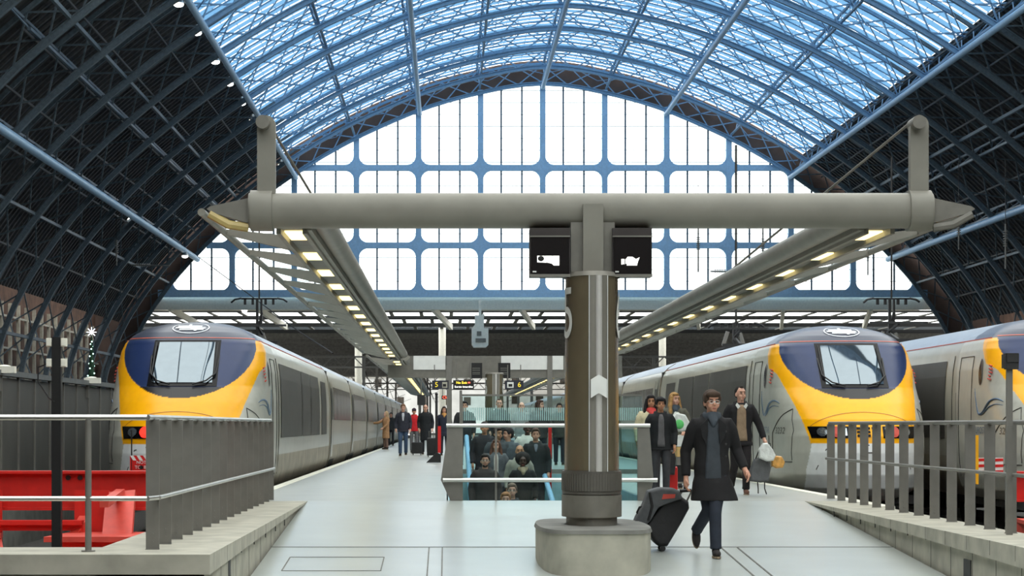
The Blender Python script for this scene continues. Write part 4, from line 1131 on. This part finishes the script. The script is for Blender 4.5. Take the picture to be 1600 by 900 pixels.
# ------------------------------------------------------------------ people
def remesh(mb, name, m, voxel, it=2, sm=.5):
    me = mb.mesh(name, m); o = bpy.data.objects.new('tmp_remesh', me); COL.objects.link(o)
    r = o.modifiers.new('r', 'REMESH'); r.mode = 'VOXEL'; r.voxel_size = voxel; r.use_smooth_shade = True
    if it: q = o.modifiers.new('s', 'SMOOTH'); q.iterations = it; q.factor = sm
    bpy.context.view_layer.update()
    out = bpy.data.meshes.new_from_object(o.evaluated_get(bpy.context.evaluated_depsgraph_get()))
    bpy.data.objects.remove(o); bpy.data.meshes.remove(me)
    out.name = name; out.materials.clear(); out.materials.append(m)
    out.polygons.foreach_set('use_smooth', [True]*len(out.polygons)); return out
def hand(mb, wr, d, side, curl=.6):
    d = Vector(d).normalized(); wr = Vector(wr)
    inw = Vector((-side,0,0)); inw = (inw-d*inw.dot(d)).normalized(); fw = d.cross(inw).normalized()
    if fw.y > 0: fw = -fw
    mb.path([wr-d*.02, wr+d*.03, wr+d*.085], [(.026,.026),(.03,.036),(.026,.038)] , 10)
    mb.box(wr+d*.055, (.001,.001,.001))
    for i, (ln, of) in enumerate(((.068,.028),(.078,.010),(.073,-.010),(.058,-.027))):
        b0 = wr+d*.08+fw*of; c1 = b0+(d*math.cos(curl*.4)+inw*math.sin(curl*.4))*ln*.45
        c2 = c1+(d*math.cos(curl*1.2)+inw*math.sin(curl*1.2))*ln*.32; c3 = c2+(d*math.cos(curl*2)+inw*math.sin(curl*2))*ln*.25
        mb.path([b0-d*.02, b0, c1, c2, c3], [.0095,.0095,.009,.008,.0065], 8)
    t0 = wr+d*.025+fw*.025; t1 = t0+(d*.6+fw*.6+inw*.3).normalized()*.04; t2 = t1+(d*.9+inw*.4).normalized()*.03
    mb.path([t0, t1, t2], [.014,.011,.008], 8)
TOR = [(.86,.165,.115),(.97,.17,.12),(1.1,.155,.11),(1.24,.175,.12),(1.36,.19,.115),(1.43,.165,.095),(1.475,.085,.07)]
def person(label, X, Y, Z, H, coat=(40,40,42), hem=.78, trousers=(36,40,50), hair=((50,38,30),'short'), skin='skin', rz=0, hx=0, yaw=0,
           legs=None, arms=None, shoes=(30,26,24), front=None, scarf=None, fine=False, glasses=False, flare=.0, beard=False, extra=None, width=1.0, curl=.7, shorten=None):
    t = empty('person', (X,Y,Z), rz); s_ = H/1.77; t.scale = (s_,s_,s_); tag(t, label, 'person')
    vx = .008 if fine else .014
    legs = legs or [((-.1,-.01,.5),(-.1,.02,.09)), ((.1,-.03,.5),(.1,0,.09))]
    arms = arms or [((-.25,.03,1.14),(-.24,-.07,.9)), ((.25,.03,1.14),(.24,-.07,.9))]
    sh = [(-.185*width,.0,1.42),(.185*width,.0,1.42)]; hp = [(-.09,0,.92),(.09,0,.92)]
    cy_, sy_ = math.cos(yaw), math.sin(yaw)
    Rh = Matrix.Rotation(yaw, 3, 'Z')
    def hd_(p): v = Rh @ Vector((p[0],p[1],0)); return (hx+v.x, v.y-.01, p[2])
    b = MB()
    b.ell(hd_((0,.012,1.665)), (.077,.095,.1), 20, 14, Rh); b.ell(hd_((0,-.025,1.598)), (.054,.062,.072), 16, 12, Rh); b.ell(hd_((0,-.06,1.565)), (.03,.03,.03), 12, 8)
    b.path([hd_((0,-.085,1.66)), hd_((0,-.104,1.618))], [.009,.015], 8); b.ell(hd_((0,-.1,1.617)), (.017,.014,.012), 10, 6, Rh)
    for e in (-1,1): b.ell(hd_((e*.079,.01,1.63)), (.012,.022,.032), 10, 8, Rh); b.ell(hd_((e*.035,-.062,1.605)), (.028,.024,.026), 10, 8, Rh)
    b.ell(hd_((0,-.072,1.69)), (.055,.02,.02), 12, 8, Rh)
    b.path([(0,.01,1.42),(hx*.5,.005,1.5),hd_((0,0,1.6))], [.062,.054,.052], 14)
    b.rings([[(rx*.86*math.cos(a), ry*.86*math.sin(a), z) for a in np.linspace(0,2*PI,21)[:-1]] for z,rx,ry in TOR])
    for i in (0,1):
        sx = -1 if i == 0 else 1; e, wv = arms[i]; e, wv = Vector(e), Vector(wv)
        b.path([(sx*.1,0,1.42), sh[i], e, wv], [.05,.05,.038,.027], 12)
        hand(b, wv, (wv-e), sx, curl)
        k, an = legs[i]; b.path([(sx*.06,0,.95), hp[i], k, an, Vector(an)-Vector((0,0,.03))], [.06,.065,.042,.034,.034], 12)
    body_ = tobj('body', remesh(b, 'body', M[skin], vx, 1), M[skin], t)
    for e in (-1,1):
        f = MB(); f.ell(hd_((e*.03,-.083,1.648)), (.012,.008,.007), 8, 6, Rh); f.bar(hd_((e*.016,-.092,1.672)), hd_((e*.047,-.082,1.672)), .006, .007)
        tobj('eye', f.mesh('eye', M['eye'], True), M['eye'], t)
    f = MB(); f.ell(hd_((0,-.09,1.578)), (.023,.008,.007), 10, 6, Rh); tobj('mouth', f.mesh('mouth', M['lip'], True), M['lip'], t)
    # hair
    hc, st = hair; hm = cloth(hc, 'hair', .25); b = MB()
    if st in ('short','long','bun'):
        b.ell(hd_((0,.025,1.69)), (.086,.1,.092), 18, 12, Rh); b.ell(hd_((-.01,-.052,1.735)), (.066,.045,.032), 14, 8, Rh); b.ell(hd_((0,.06,1.64)), (.08,.06,.08), 14, 10, Rh)
        for e in (-1,1): b.ell(hd_((e*.076,-.005,1.675)), (.014,.035,.04), 8, 6, Rh)
    if st == 'fringe':
        b.ell(hd_((0,.025,1.69)), (.092,.106,.096), 18, 12, Rh); b.ell(hd_((0,-.055,1.725)), (.082,.055,.042), 14, 8, Rh); b.ell(hd_((0,.06,1.64)), (.084,.062,.085), 14, 10, Rh)
        for e in (-1,1): b.ell(hd_((e*.08,-.02,1.68)), (.016,.04,.05), 8, 6, Rh)
    if st == 'long':
        for e in (-1,1): b.path([hd_((e*.07,-.02,1.7)), hd_((e*.095,-.01,1.58)), hd_((e*.11,-.03,1.42)), hd_((e*.1,-.06,1.3))], [.03,.035,.04,.02], 10)
        b.path([hd_((0,.09,1.7)), hd_((0,.1,1.5)), hd_((0,.12,1.35))], [.06,.075,.05], 12)
    if st == 'bald':
        b.ell(hd_((0,.05,1.64)), (.084,.062,.06), 16, 10, Rh)
    if st == 'receding':
        b.ell(hd_((0,.035,1.685)), (.084,.094,.088), 18, 12, Rh); b.ell(hd_((0,.06,1.64)), (.082,.06,.07), 14, 10, Rh); b.ell(hd_((0,-.04,1.755)), (.035,.04,.016), 10, 6, Rh)
    if st == 'afro':
        b.ell(hd_((0,.065,1.70)), (.145,.12,.135), 20, 14, Rh)
        for k in range(24):
            a = k*2.4; b.ell(hd_((.12*math.cos(a), .06, 1.70+.11*math.sin(a))), (.035,.03,.035), 8, 6)
    if st == 'cap': b.ell(hd_((0,.01,1.70)), (.09,.108,.085), 18, 12, Rh); b.ell(hd_((0,-.1,1.705)), (.06,.05,.012), 12, 6, Rh)
    if st == 'hood': b.ell(hd_((0,.04,1.66)), (.11,.11,.14), 18, 12, Rh); b.path([hd_((0,.07,1.6)),(0,.06,1.42)], [.1,.12], 12)
    if beard: b.ell(hd_((0,-.035,1.558)), (.052,.052,.036), 12, 8, Rh)
    tobj('hair' if st != 'hood' else 'hood', remesh(b, 'hair', hm, .01 if not fine else .007, 2), hm, t)
    # trousers
    tm = cloth(trousers, 'trouser cloth'); b = MB(); b.ell((0,0,.93), (.165,.12,.11), 16, 10)
    for i in (0,1):
        sx = -1 if i == 0 else 1; k, an = Vector(legs[i][0]), Vector(legs[i][1])
        b.path([(sx*.07,0,.96), hp[i], k+(Vector(hp[i])-k)*.1, k-(k-an)*.08, an+(k-an)*.12, an], [.095,.1,.072,.068,.062,.066], 14)
    tobj('trousers', remesh(b, 'trousers', tm, .014, 2), tm, t)
    sm_ = cloth(shoes, 'shoe leather')
    for i in (0,1):
        k, an = Vector(legs[i][0]), Vector(legs[i][1]); dn = (an-k).normalized()
        tilt = math.atan2(-(an-k).y, -(an-k).z) if an.z > .14 else 0
        R_ = Matrix.Rotation(-tilt*1.1 if an.z > .14 else 0, 3, 'X')
        b = MB(); b.add([v for v in []], [])
        def P_(p): return R_ @ Vector(p) + an
        q = MB(); q.ell((0,-.06,-.045),(.047,.125,.042),14,8); q.ell((0,.01,-.02),(.044,.06,.055),12,8); b.add([P_(v) for v in q.v], q.f)
        so = tobj('shoe', remesh(b, 'shoe', sm_, .01, 1), sm_, t)
        q = MB(); q.rings([[( .046*math.cos(a), -.05+.132*math.sin(a), z) for a in np.linspace(0,2*PI,21)[:-1]] for z in (-.09,-.07)]); b = MB(); b.add([P_(v) for v in q.v], q.f)
        b.build('sole', M['sole'], so)
    # coat
    cm = cloth(coat, 'coat cloth'); b = MB(); th = .022
    R = []
    if hem < .85:
        n_ = 4
        for i in range(n_): 
            z = hem+(.86-hem)*i/n_; ff = (1-i/n_)*flare; R.append([((.175+th+ff)*math.cos(a)*width+ (ff*.5), (.125+th+ff*.7)*math.sin(a), z) for a in np.linspace(0,2*PI,25)[:-1]])
    R += [[((rx+th)*width*math.cos(a), (ry+th)*math.sin(a), z) for a in np.linspace(0,2*PI,25)[:-1]] for z,rx,ry in TOR if z > hem-.01]
    R[-1] = [(.1*math.cos(a), .085*math.sin(a)+.005, 1.5) for a in np.linspace(0,2*PI,25)[:-1]]
    b.rings(R)
    for i in (0,1):
        sx = -1 if i == 0 else 1; e, wv = Vector(arms[i][0]), Vector(arms[i][1])
        b.path([(sx*.1,0,1.415), (sx*.17*width,0,1.415), Vector(sh[i])+Vector((sx*.015,0,-.06)), e, wv+(e-wv).normalized()*.03], [.065,.075,.072,.062,.05], 14)
    b.path([(-.07,-.05,1.49),(-.1,.02,1.5),(0,.085,1.51),(.1,.02,1.5),(.07,-.05,1.49)], [.022,.028,.03,.028,.022], 10)
    tobj('coat', remesh(b, 'coat', cm, .012, 3), cm, t)
    if front:
        fc_, w0, w1, z0 = front; fm = cloth(fc_, 'shirt cloth'); G = []
        zs = np.linspace(z0, 1.47, 12)
        for z in zs:
            rx = np.interp(z, [a[0] for a in TOR], [a[1] for a in TOR])+th+.004; ry = np.interp(z, [a[0] for a in TOR], [a[2] for a in TOR])+th+.006
            hw = w0+(w1-w0)*(z-z0)/(1.47-z0)
            G.append([(u*rx*width, -ry*math.sqrt(1-u*u), z) for u in np.linspace(-hw, hw, 9)])
        b = MB(); b.grid(G); o = b.build('shirt_front', fm, t, smooth=True)
        md = o.modifiers.new('thickness', 'SOLIDIFY'); md.thickness = .006
    if scarf:
        cm2 = cloth(scarf, 'scarf wool'); b = MB(); 
        for zz, r_ in ((1.465,.032),(1.495,.03),(1.52,.022)):
            P = [(hx*.5+.078*math.cos(a), -.005+.078*math.sin(a), zz+.008*math.sin(3*a)) for a in np.linspace(-PI/2, 1.5*PI, 17)]; b.path(P, r_, 10)
        b.path([(0,-.09,1.49),(.005,-.13,1.44),(.0,-.14,1.38)], [(.06,.03),(.05,.028),(.02,.018)], 10)
        tobj('scarf', remesh(b, 'scarf', cm2, .012, 2), cm2, t)
    if glasses:
        b = MB()
        for e in (-1,1):
            P = [hd_((e*.034+.024*math.cos(a), -.1, 1.647+.015*math.sin(a))) for a in np.linspace(0,2*PI,17)]; b.path(P, .0028, 6)
            b.path([hd_((e*.058,-.098,1.65)), hd_((e*.08,.0,1.65))], .0028, 6)
        b.path([hd_((-.012,-.101,1.65)), hd_((.012,-.101,1.65))], .0028, 6)
        tobj('glasses', b.mesh('glasses', M['steel'], True), M['steel'], t)
    if extra: extra(t)
    return t

# man walking towards the camera, pulling a suitcase
YM = 25.0; zf = ramp_z(YM-.15)
def coat_details(t):
    b = MB()
    for z in (1.33,1.2,1.07): b.ell((.135,-.135,z),(.013,.006,.013),8,6)
    b.build('coat_buttons', M['dark'], t, smooth=True)
    b = MB(); cm = cloth((27,26,28))
    for sx in (-1,1): b.prism([(sx*.06,1.47),(sx*.135,1.40),(sx*.12,1.28),(sx*.075,1.2),(sx*.055,1.33)], 'y', -.158, -.142)
    b.build('lapels', cloth((22,22,24)), t)
person('man in black coat and glasses striding down the ramp pulling a black suitcase', X_(1112,YM), YM, zf, 1.87, coat=(24,23,25), hem=.60, trousers=(40,46,58),
    hair=((72,56,44),'fringe'), rz=0, yaw=.18, hx=.0, legs=[((-.03,.02,.50),(-.12,.36,.27)), ((.02,-.14,.50),(.03,-.12,.09))],
    arms=[((-.27,.08,1.12),(-.27,.02,.83)), ((.27,.06,1.14),(.35,-.06,.92))], front=((58,64,70),.46,.30,.80), scarf=(64,72,80), fine=True, glasses=True, flare=.06, shoes=(42,38,38), extra=coat_details, width=1.0)
person('man in open black coat and tan shirt holding a grey holdall and plastic bags', X_(1157,35.1), 35.1, 0, 1.71, coat=(26,25,28), hem=.80, trousers=(34,30,32),
    hair=((34,28,26),'receding'), skin='skin2', yaw=.35, hx=.0, legs=[((-.08,.1,.5),(-.12,.3,.14)), ((.09,-.06,.5),(.09,0,.09))],
    arms=[((-.27,.05,1.14),(-.22,-.05,.9)), ((.31,.03,1.14),(.38,-.06,.90))], front=((150,128,104),.50,.30,.88), fine=True, shoes=(120,84,70), extra=lambda t: (MB().prism([(-.075,1.5),(-.02,1.44),(-.06,1.40),(-.1,1.46)],'y',-.15,-.135).prism([(.075,1.5),(.03,1.44),(.07,1.40),(.1,1.46)],'y',-.15,-.135).build('shirt_collar', M['white'], t)))
person('dark-haired boy in black hooded jacket at the end of the glass guard', X_(1032,33.7), 33.7, 0, 1.52, coat=(22,25,28), hem=.84, trousers=(58,58,62), hair=((16,15,18),'fringe'), skin='skin4',
    yaw=.1, front=((92,90,92),.36,.2,.9))
person('person in cream and red jacket half hidden behind the black-haired boy', X_(1017,35.6), 35.6, 0, 1.58, coat=(216,206,170), hem=.84, trousers=(50,50,56), hair=((26,22,22),'long'), skin='skin4', scarf=(208,70,66))
person('woman with long blonde hair and grey scarf behind a luggage trolley', X_(1054,38.5), 38.5, 0, 1.66, coat=(92,92,80), hem=.8, trousers=(40,42,56), hair=((178,138,86),'long'), skin='skin2', yaw=.5, scarf=(62,74,84),
    arms=[((-.26,-.02,1.14),(-.14,-.28,1.02)), ((.26,-.02,1.14),(.14,-.28,1.02))])
# people on the walkway
person('person with light headscarf and tan coat reaching towards the train side', X_(603,100), 100, 0, 1.7, coat=(176,134,96), hem=.52, trousers=(124,98,86), hair=((190,160,124),'hood'), skin='skin2', rz=-.9,
    arms=[((-.3,-.22,1.25),(-.52,-.42,1.22)), ((.2,-.1,1.14),(.1,-.25,1.0))])
person('man in dark jacket and blue jeans with a shoulder strap on the walkway', X_(630,79), 79, 0, 1.84, coat=(44,46,58), hem=.82, trousers=(58,78,104), hair=((120,84,58),'short'), skin='skin2', front=((190,192,200),.1,.26,1.2), yaw=-.1,
    legs=[((-.1,-.08,.5),(-.1,-.02,.09)), ((.09,.0,.5),(.09,.2,.12))])
person('person in red jacket and dark cap behind the man with the shoulder strap', X_(647,88), 88, 0, 1.76, coat=(206,30,40), hem=.86, trousers=(104,104,106), hair=((60,44,54),'cap'), skin='skin')
person('balding man in long black coat with a black wheeled case', X_(665,83), 83, 0, 1.86, coat=(26,30,34), hem=.5, trousers=(28,30,34), hair=((120,100,84),'bald'), skin='skin2')
person('dark-haired woman in navy coat beside the red stand', X_(694,80), 80, 0, 1.76, coat=(34,38,54), hem=.7, trousers=(30,32,44), hair=((44,30,26),'long'), skin='skin', scarf=(190,140,80))
person('person in black beyond the tan coat on the walkway', X_(611,118), 118, 0, 1.76, coat=(36,38,42), hem=.8, trousers=(34,36,40), hair=((34,30,28),'short'))
person('far away person in dark clothes beyond the red jacket', X_(656,122), 122, 0, 1.72, coat=(52,52,58), hem=.8, trousers=(40,42,48), hair=((60,46,36),'short'))
# people on the escalator
def esc_Y(ytop, H):
    lo, hi = 33.0, 49.0
    for _ in range(40):
        m_ = (lo+hi)/2; y = VY-F*(esc_z(m_)+H-HC)/m_
        if y > ytop: lo = m_
        else: hi = m_
    return lo
for (lb, px, py, H, kw) in (
    ('bearded man in dark jumper with glasses lowest on the escalator', 758, 709, 1.78, dict(coat=(56,50,48), hair=((40,34,32),'short'), beard=True, glasses=True, skin='skin')),
    ('woman with round black hair, black coat and beige scarf on the escalator', 817, 711, 1.66, dict(coat=(22,22,24), hair=((30,24,22),'afro'), skin='skin3', scarf=(162,146,120))),
    ('grey-haired man in pale grey jacket on the escalator', 812, 695, 1.72, dict(coat=(150,148,136), hair=((110,104,98),'bald'), skin='skin4')),
    ('man in dark zipped coat looking down, in front of the red post', 837, 669, 1.82, dict(coat=(34,40,42), hair=((70,52,42),'short'), skin='skin', front=((110,116,126),.05,.24,1.32))),
    ('woman in grey coat with long cream scarf on the escalator', 775, 687, 1.62, dict(coat=(92,94,98), hair=((96,60,44),'long'), skin='skin', front=((206,196,186),.3,.2,.9))),
    ('man in grey jacket facing his companion on the escalator', 778, 668, 1.76, dict(coat=(72,76,80), hair=((40,30,28),'short'), skin='skin4', yaw=.6)),
    ('dark-haired man in grey-blue jacket seen from the side on the escalator', 794, 669, 1.74, dict(coat=(84,92,98), hair=((28,24,26),'short'), skin='skin', yaw=-1.2)),
    ('person in white hooded jacket at the back of the escalator group', 824, 660, 1.74, dict(coat=(212,214,204), hair=((46,38,34),'short'), skin='skin3')),
    ('person in black jacket with a hand on the escalator handrail', 757, 659, 1.76, dict(coat=(40,40,44), hair=((38,32,30),'short'), skin='skin4')),
    ('man with thick glasses whose head just shows above the escalator foot', 800, 755, 1.74, dict(coat=(48,52,60), hair=((110,92,78),'short'), skin='skin2', glasses=True)),
    ('sandy-haired person lowest at the escalator foot', 790, 769, 1.74, dict(coat=(60,64,92), hair=((150,104,66),'short'), skin='skin2'))):
    Ye = esc_Y(py, H); person(lb, X_(px,Ye), Ye, esc_z(Ye), H, **kw)
for (lb, px, Y, H, kw) in (
    ('dark-haired person behind the frosted screen next to the tall post', 726, 56, 1.70, dict(coat=(40,42,46), hair=((30,26,26),'short'))),
    ('man with receding hair and glasses behind the frosted screen', 780, 58, 1.78, dict(coat=(34,36,40), hair=((70,54,44),'receding'), glasses=True, skin='skin2')),
    ('bald person behind the frosted screen', 815, 60, 1.72, dict(coat=(150,150,150), hair=((170,130,110),'bald'), skin='skin2')),
    ('brown-haired woman behind the frosted screen looking sideways', 844, 57, 1.74, dict(coat=(60,56,58), hair=((70,44,36),'long'), skin='skin2', yaw=.9)),
    ('person behind the frosted screen partly hidden by the bronze pier', 874, 61, 1.70, dict(coat=(44,42,44), hair=((40,32,30),'short')))):
    person(lb, X_(px,Y), Y, 0, H, **kw)

# ------------------------------------------------------------------ luggage
def rounded(mb, poly, y0, y1, r=.04):
    # poly of (x,z); inset at the front and back for soft edges
    cx = sum(p[0] for p in poly)/len(poly); cz = sum(p[1] for p in poly)/len(poly)
    def ring(y, k): return [(cx+(x-cx)*k, y, cz+(z-cz)*k) for x, z in poly]
    mb.rings([ring(y0,.88), ring(y0+r*.4,.96), ring(y0+r,1), ring(y1-r,1), ring(y1-r*.4,.96), ring(y1,.88)])
def pxpoly(P, Y, X0=0, Z0=0): return [(X_(a,Y)-X0, Z_(b,Y)-Z0) for a,b in P]
YS = 25.6; X0, Z0 = X_(1034,YS), ramp_z(YS)
def pl2(P): return pxpoly(P, YS, X0, Z0)
sc = empty('suitcase', (X0,YS,Z0)); tag(sc, 'tilted black wheeled suitcase pulled by the man in black coat', 'suitcase')
b = MB(); rounded(b, pl2([(1020,846),(1028,853),(1041,853),(1062,818),(1075,794),(1074,783),(1064,776),(1040,777),(1022,800),(1006,822)]), -.16, .2); tobj('shell', remesh(b,'shell',M['bagblack'],.01,3), M['bagblack'], sc)
for dy in (-.12,.14):
    b = MB(); x, z = pl2([(1034,855)])[0]; b.tube((x,dy-.02,.03),(x,dy+.02,.03),.032,n=16); b.build('wheel', M['black'], sc, smooth=40)
b = MB()
for p, q in (((1052,790),(1066,767)),((1068,793),(1080,768))):
    p, q = pl2([p,q]); b.tube((p[0],-.02,p[1]),(q[0],-.02,q[1]),.011,n=10)
b.build('telescopic_handle', M['slat'], sc, smooth=True)
b = MB(); p, q = pl2([(1062,767),(1080,766)]); b.tube((p[0],-.02,p[1]),(q[0],-.02,q[1]),.02,n=10); b.build('grip', M['black'], sc, smooth=True)
b = MB(); p = pl2([(1012,815),(1045,782),(1072,786)]); 
for i in range(2): b.tube((p[i][0],-.15,p[i][1]),(p[i+1][0],-.15,p[i+1][1]),.006,n=6)
b.build('zip', M['dark'], sc)
sc2 = empty('holdall', (X0,YS,Z0)); tag(sc2, 'grey and black shoulder bag with red print lying on the tilted suitcase', 'bag')
b = MB(); rounded(b, pl2([(988,818),(993,806),(1003,788),(1011,766),(1028,761),(1050,762),(1059,766),(1064,778),(1046,784),(1026,792),(1014,812),(1003,824)]), -.24, .12); tobj('shell', remesh(b,'shell',M['baggrey'],.012,3), cloth((84,86,88),'bag cloth'), sc2)
b = MB(); b.add([(*(lambda q: (q[0], -.247, q[1]))(q),) for q in pl2([(1031,779),(1051,777),(1052,771),(1033,771)])], [(0,1,2,3)]); b.build('red_print', M['logo_red'], sc2)
b = MB(); P = pl2([(1005,790),(998,792),(994,800),(999,806)]); b.path([(p[0],-.1,p[1]) for p in P], .012, 8); P = pl2([(1012,768),(1016,790),(1010,812)]); b.path([(p[0],-.25,p[1]) for p in P], (.014), 6); b.build('strap', M['black'], sc2, smooth=True)
YB = 34.9
def bag_at(P, Y, d, name, label, cat_, m, vox=.01, parts=None):
    cx, cz = pxpoly([P[0]], Y)[0]; t = empty(name, (cx,Y,cz)); tag(t, label, cat_)
    b = MB(); rounded(b, pxpoly(P, Y, cx, cz), -d/2, d/2); tobj('shell', remesh(b,'shell',m,vox,2), m, t)
    return t, cx, cz
t, cx, cz = bag_at([(1172,752),(1171,735),(1178,718),(1188,713),(1200,718),(1204,730),(1200,752),(1188,754)], YB, .2, 'holdall', 'soft grey holdall with dangling straps carried by the man in tan shirt', 'bag', M['baggrey'])
b = MB()
for P in (((1183,752),(1184,764),(1184,771)),((1194,752),(1194,763),(1197,772))): b.path([(X_(a,YB)-cx,-.05,Z_(b_,YB)-cz) for a,b_ in P], .009, 6)
b.path([(X_(a,YB)-cx,-.02,Z_(b_,YB)-cz) for a,b_ in ((1180,718),(1186,702),(1192,697),(1197,703),(1198,718))], .01, 6)
b.build('strap', M['black'], t, smooth=True)
t, cx, cz = bag_at([(1186,716),(1185,702),(1192,692),(1199,692),(1207,702),(1212,712),(1208,720),(1198,721)], YB-.16, .14, 'carrier_bag', 'crumpled white plastic bag hanging over the grey holdall', 'bag', M['bagwhite'])
t, cx, cz = bag_at([(1205,728),(1205,717),(1212,712),(1221,713),(1226,722),(1223,731),(1212,732)], YB+.05, .14, 'carrier_bag', 'small clear bag with orange contents beside the white plastic bag', 'bag', mat('orange_bag', lin(214,160,84), .4, var=.35, scale=14))
t, cx, cz = bag_at([(1049,668),(1050,652),(1056,645),(1070,648),(1077,660),(1074,672),(1062,675)], 37.6, .25, 'carrier_bag', 'white plastic bag with green print on top of the luggage trolley', 'bag', M['bagwhite'])
b = MB(); b.ell((X_(1060,37.6)-cx,-.13,Z_(663,37.6)-cz),(.08,.02,.08)); b.build('green_print', M['green'], t, smooth=True)
b = MB(); b.path([(X_(a,37.6)-cx,0,Z_(b_,37.6)-cz) for a,b_ in ((1052,650),(1055,644),(1060,645),(1063,650))], .012, 8); b.build('handle', M['bagwhite'], t, smooth=True)
tr = empty('luggage_trolley', (X_(1062,37.5),37.5,0)); tag(tr, 'silver luggage trolley loaded with boxes in front of the blonde woman', 'trolley')
k = 37.5/F; zc = lambda py: Z_(py,37.5)
b = MB(); b.path([(-8*k,0,.12),(-8*k,0,zc(690)),(-6*k,0,zc(683)),(0,0,zc(680)),(6*k,0,zc(683)),(8*k,0,zc(690)),(8*k,0,.12)], .014, 8); b.bar((-9*k,0,zc(735)),(9*k,0,zc(735)),.03,.02); b.bar((-9*k,-.1,.13),(9*k,-.1,.13),.03,.03); b.bar((-8*k,-.4,.12),(-8*k,.05,.12),.03,.03); b.bar((8*k,-.4,.12),(8*k,.05,.12),.03,.03); b.build('frame', M['steel'], tr, smooth=40)
for sx in (-1,1):
    b = MB(); b.tube((sx*8*k-.02,0,.08),(sx*8*k+.02,0,.08),.08,n=16); b.build('wheel', M['black'], tr, smooth=40)
for (z0, z1, m_, lb) in ((.16,.42,'black','black crate lowest on the luggage trolley'),(.43,.56,'slat','blue-grey case under the straw-coloured box on the trolley'),(.57,.73,'cardboard','straw-coloured box in the middle of the trolley load'),(.74,.92,'bagwhite','cream white box on top of the straw-coloured box')):
    b = MB(); b.bx(-7.2*k,7.2*k,-.36,-.02,z0,z1); b.bx(-7.2*k-.004,7.2*k+.004,-.364,-.016,z1-.03,z1); o = b.build('box', M[m_]); o.location = tr.location; tag(o, lb, 'box')
def case(px0, px1, py0, py1, Y, label, m, d=.25, z0=0):
    x0, x1 = X_(px0,Y), X_(px1,Y); H = Z_(py0,Y)-z0; w_ = (x1-x0)/2
    t = empty('suitcase', ((x0+x1)/2, Y, z0)); tag(t, label, 'suitcase')
    b = MB(); rounded(b, [(-w_,.06),(w_,.06),(w_,H*.93),(w_*.9,H),(-w_*.9,H),(-w_,H*.93)], -d/2, d/2); tobj('shell', b.mesh('shell', m, 30), m, t)
    b = MB(); b.path([(-w_*.5,.05,H-.02),(-w_*.5,.05,H+.22),(w_*.5,.05,H+.22),(w_*.5,.05,H-.02)], .012, 6); b.build('handle', M['slat'], t)
    for sx in (-1,1):
        b = MB(); b.tube((sx*w_*.7-.015,0,.035),(sx*w_*.7+.015,0,.035),.035,n=12); b.build('wheel', M['black'], t)
    return t
case(643,660,691,711,81, 'squat black wheeled case on the walkway in front of the man in long coat', M['bagblack'])
case(667,681,684,714,76, 'tall black suitcase standing beside the red stand on the walkway', M['bagblack'])
case(1041,1058,729,772,35.0, 'bright red suitcase standing behind the black-haired boy', M['bagred'])
t, cx, cz = bag_at([(1041,742),(1040,712),(1044,703),(1053,704),(1056,716),(1054,742)], 34.8, .16, 'holdall', 'black bag hanging in front of the red suitcase', 'bag', M['bagblack'])
rs = empty('stand', (X_(686,64),64,0)); tag(rs, 'red and black upright stand on a black wedge foot beside the glass guard', 'stand'); k = 64/F
b = MB(); b.prism([(-20*k,.02),(3*k,.02),(3*k,14*k),(-4*k,17*k)], 'y', -.2,.2); b.build('foot', M['black'], rs)
b = MB(); b.bx(-2*k,3*k,-.05,.05,.3,58*k); b.build('red_post', M['bagred'], rs)
b = MB(); b.bx(-6*k,-2*k,-.05,.05,.28,108*k); b.ell((-4*k,0,108*k),(2.5*k,.06,2.5*k)); b.build('black_post', M['black'], rs)
# far screens hanging over the walkway
for px0, px1, py0, py1, Y, lb in ((652,664,617,633,84,'dark hanging box above the red jacketed person'),):
    t = empty('display_screen', (X_((px0+px1)/2,Y),Y,Z_(py1,Y))); tag(t, lb, 'screen'); w_ = (px1-px0)/2*Y/F
    b = MB(); b.bx(-w_,w_,-.1,.1,0,(py1-py0)*Y/F); b.build('case', M['dark'], t); b = MB(); b.tube((0,0,.3),(0,0,.9),.03,n=6); b.build('hanger', M['slat'], t)
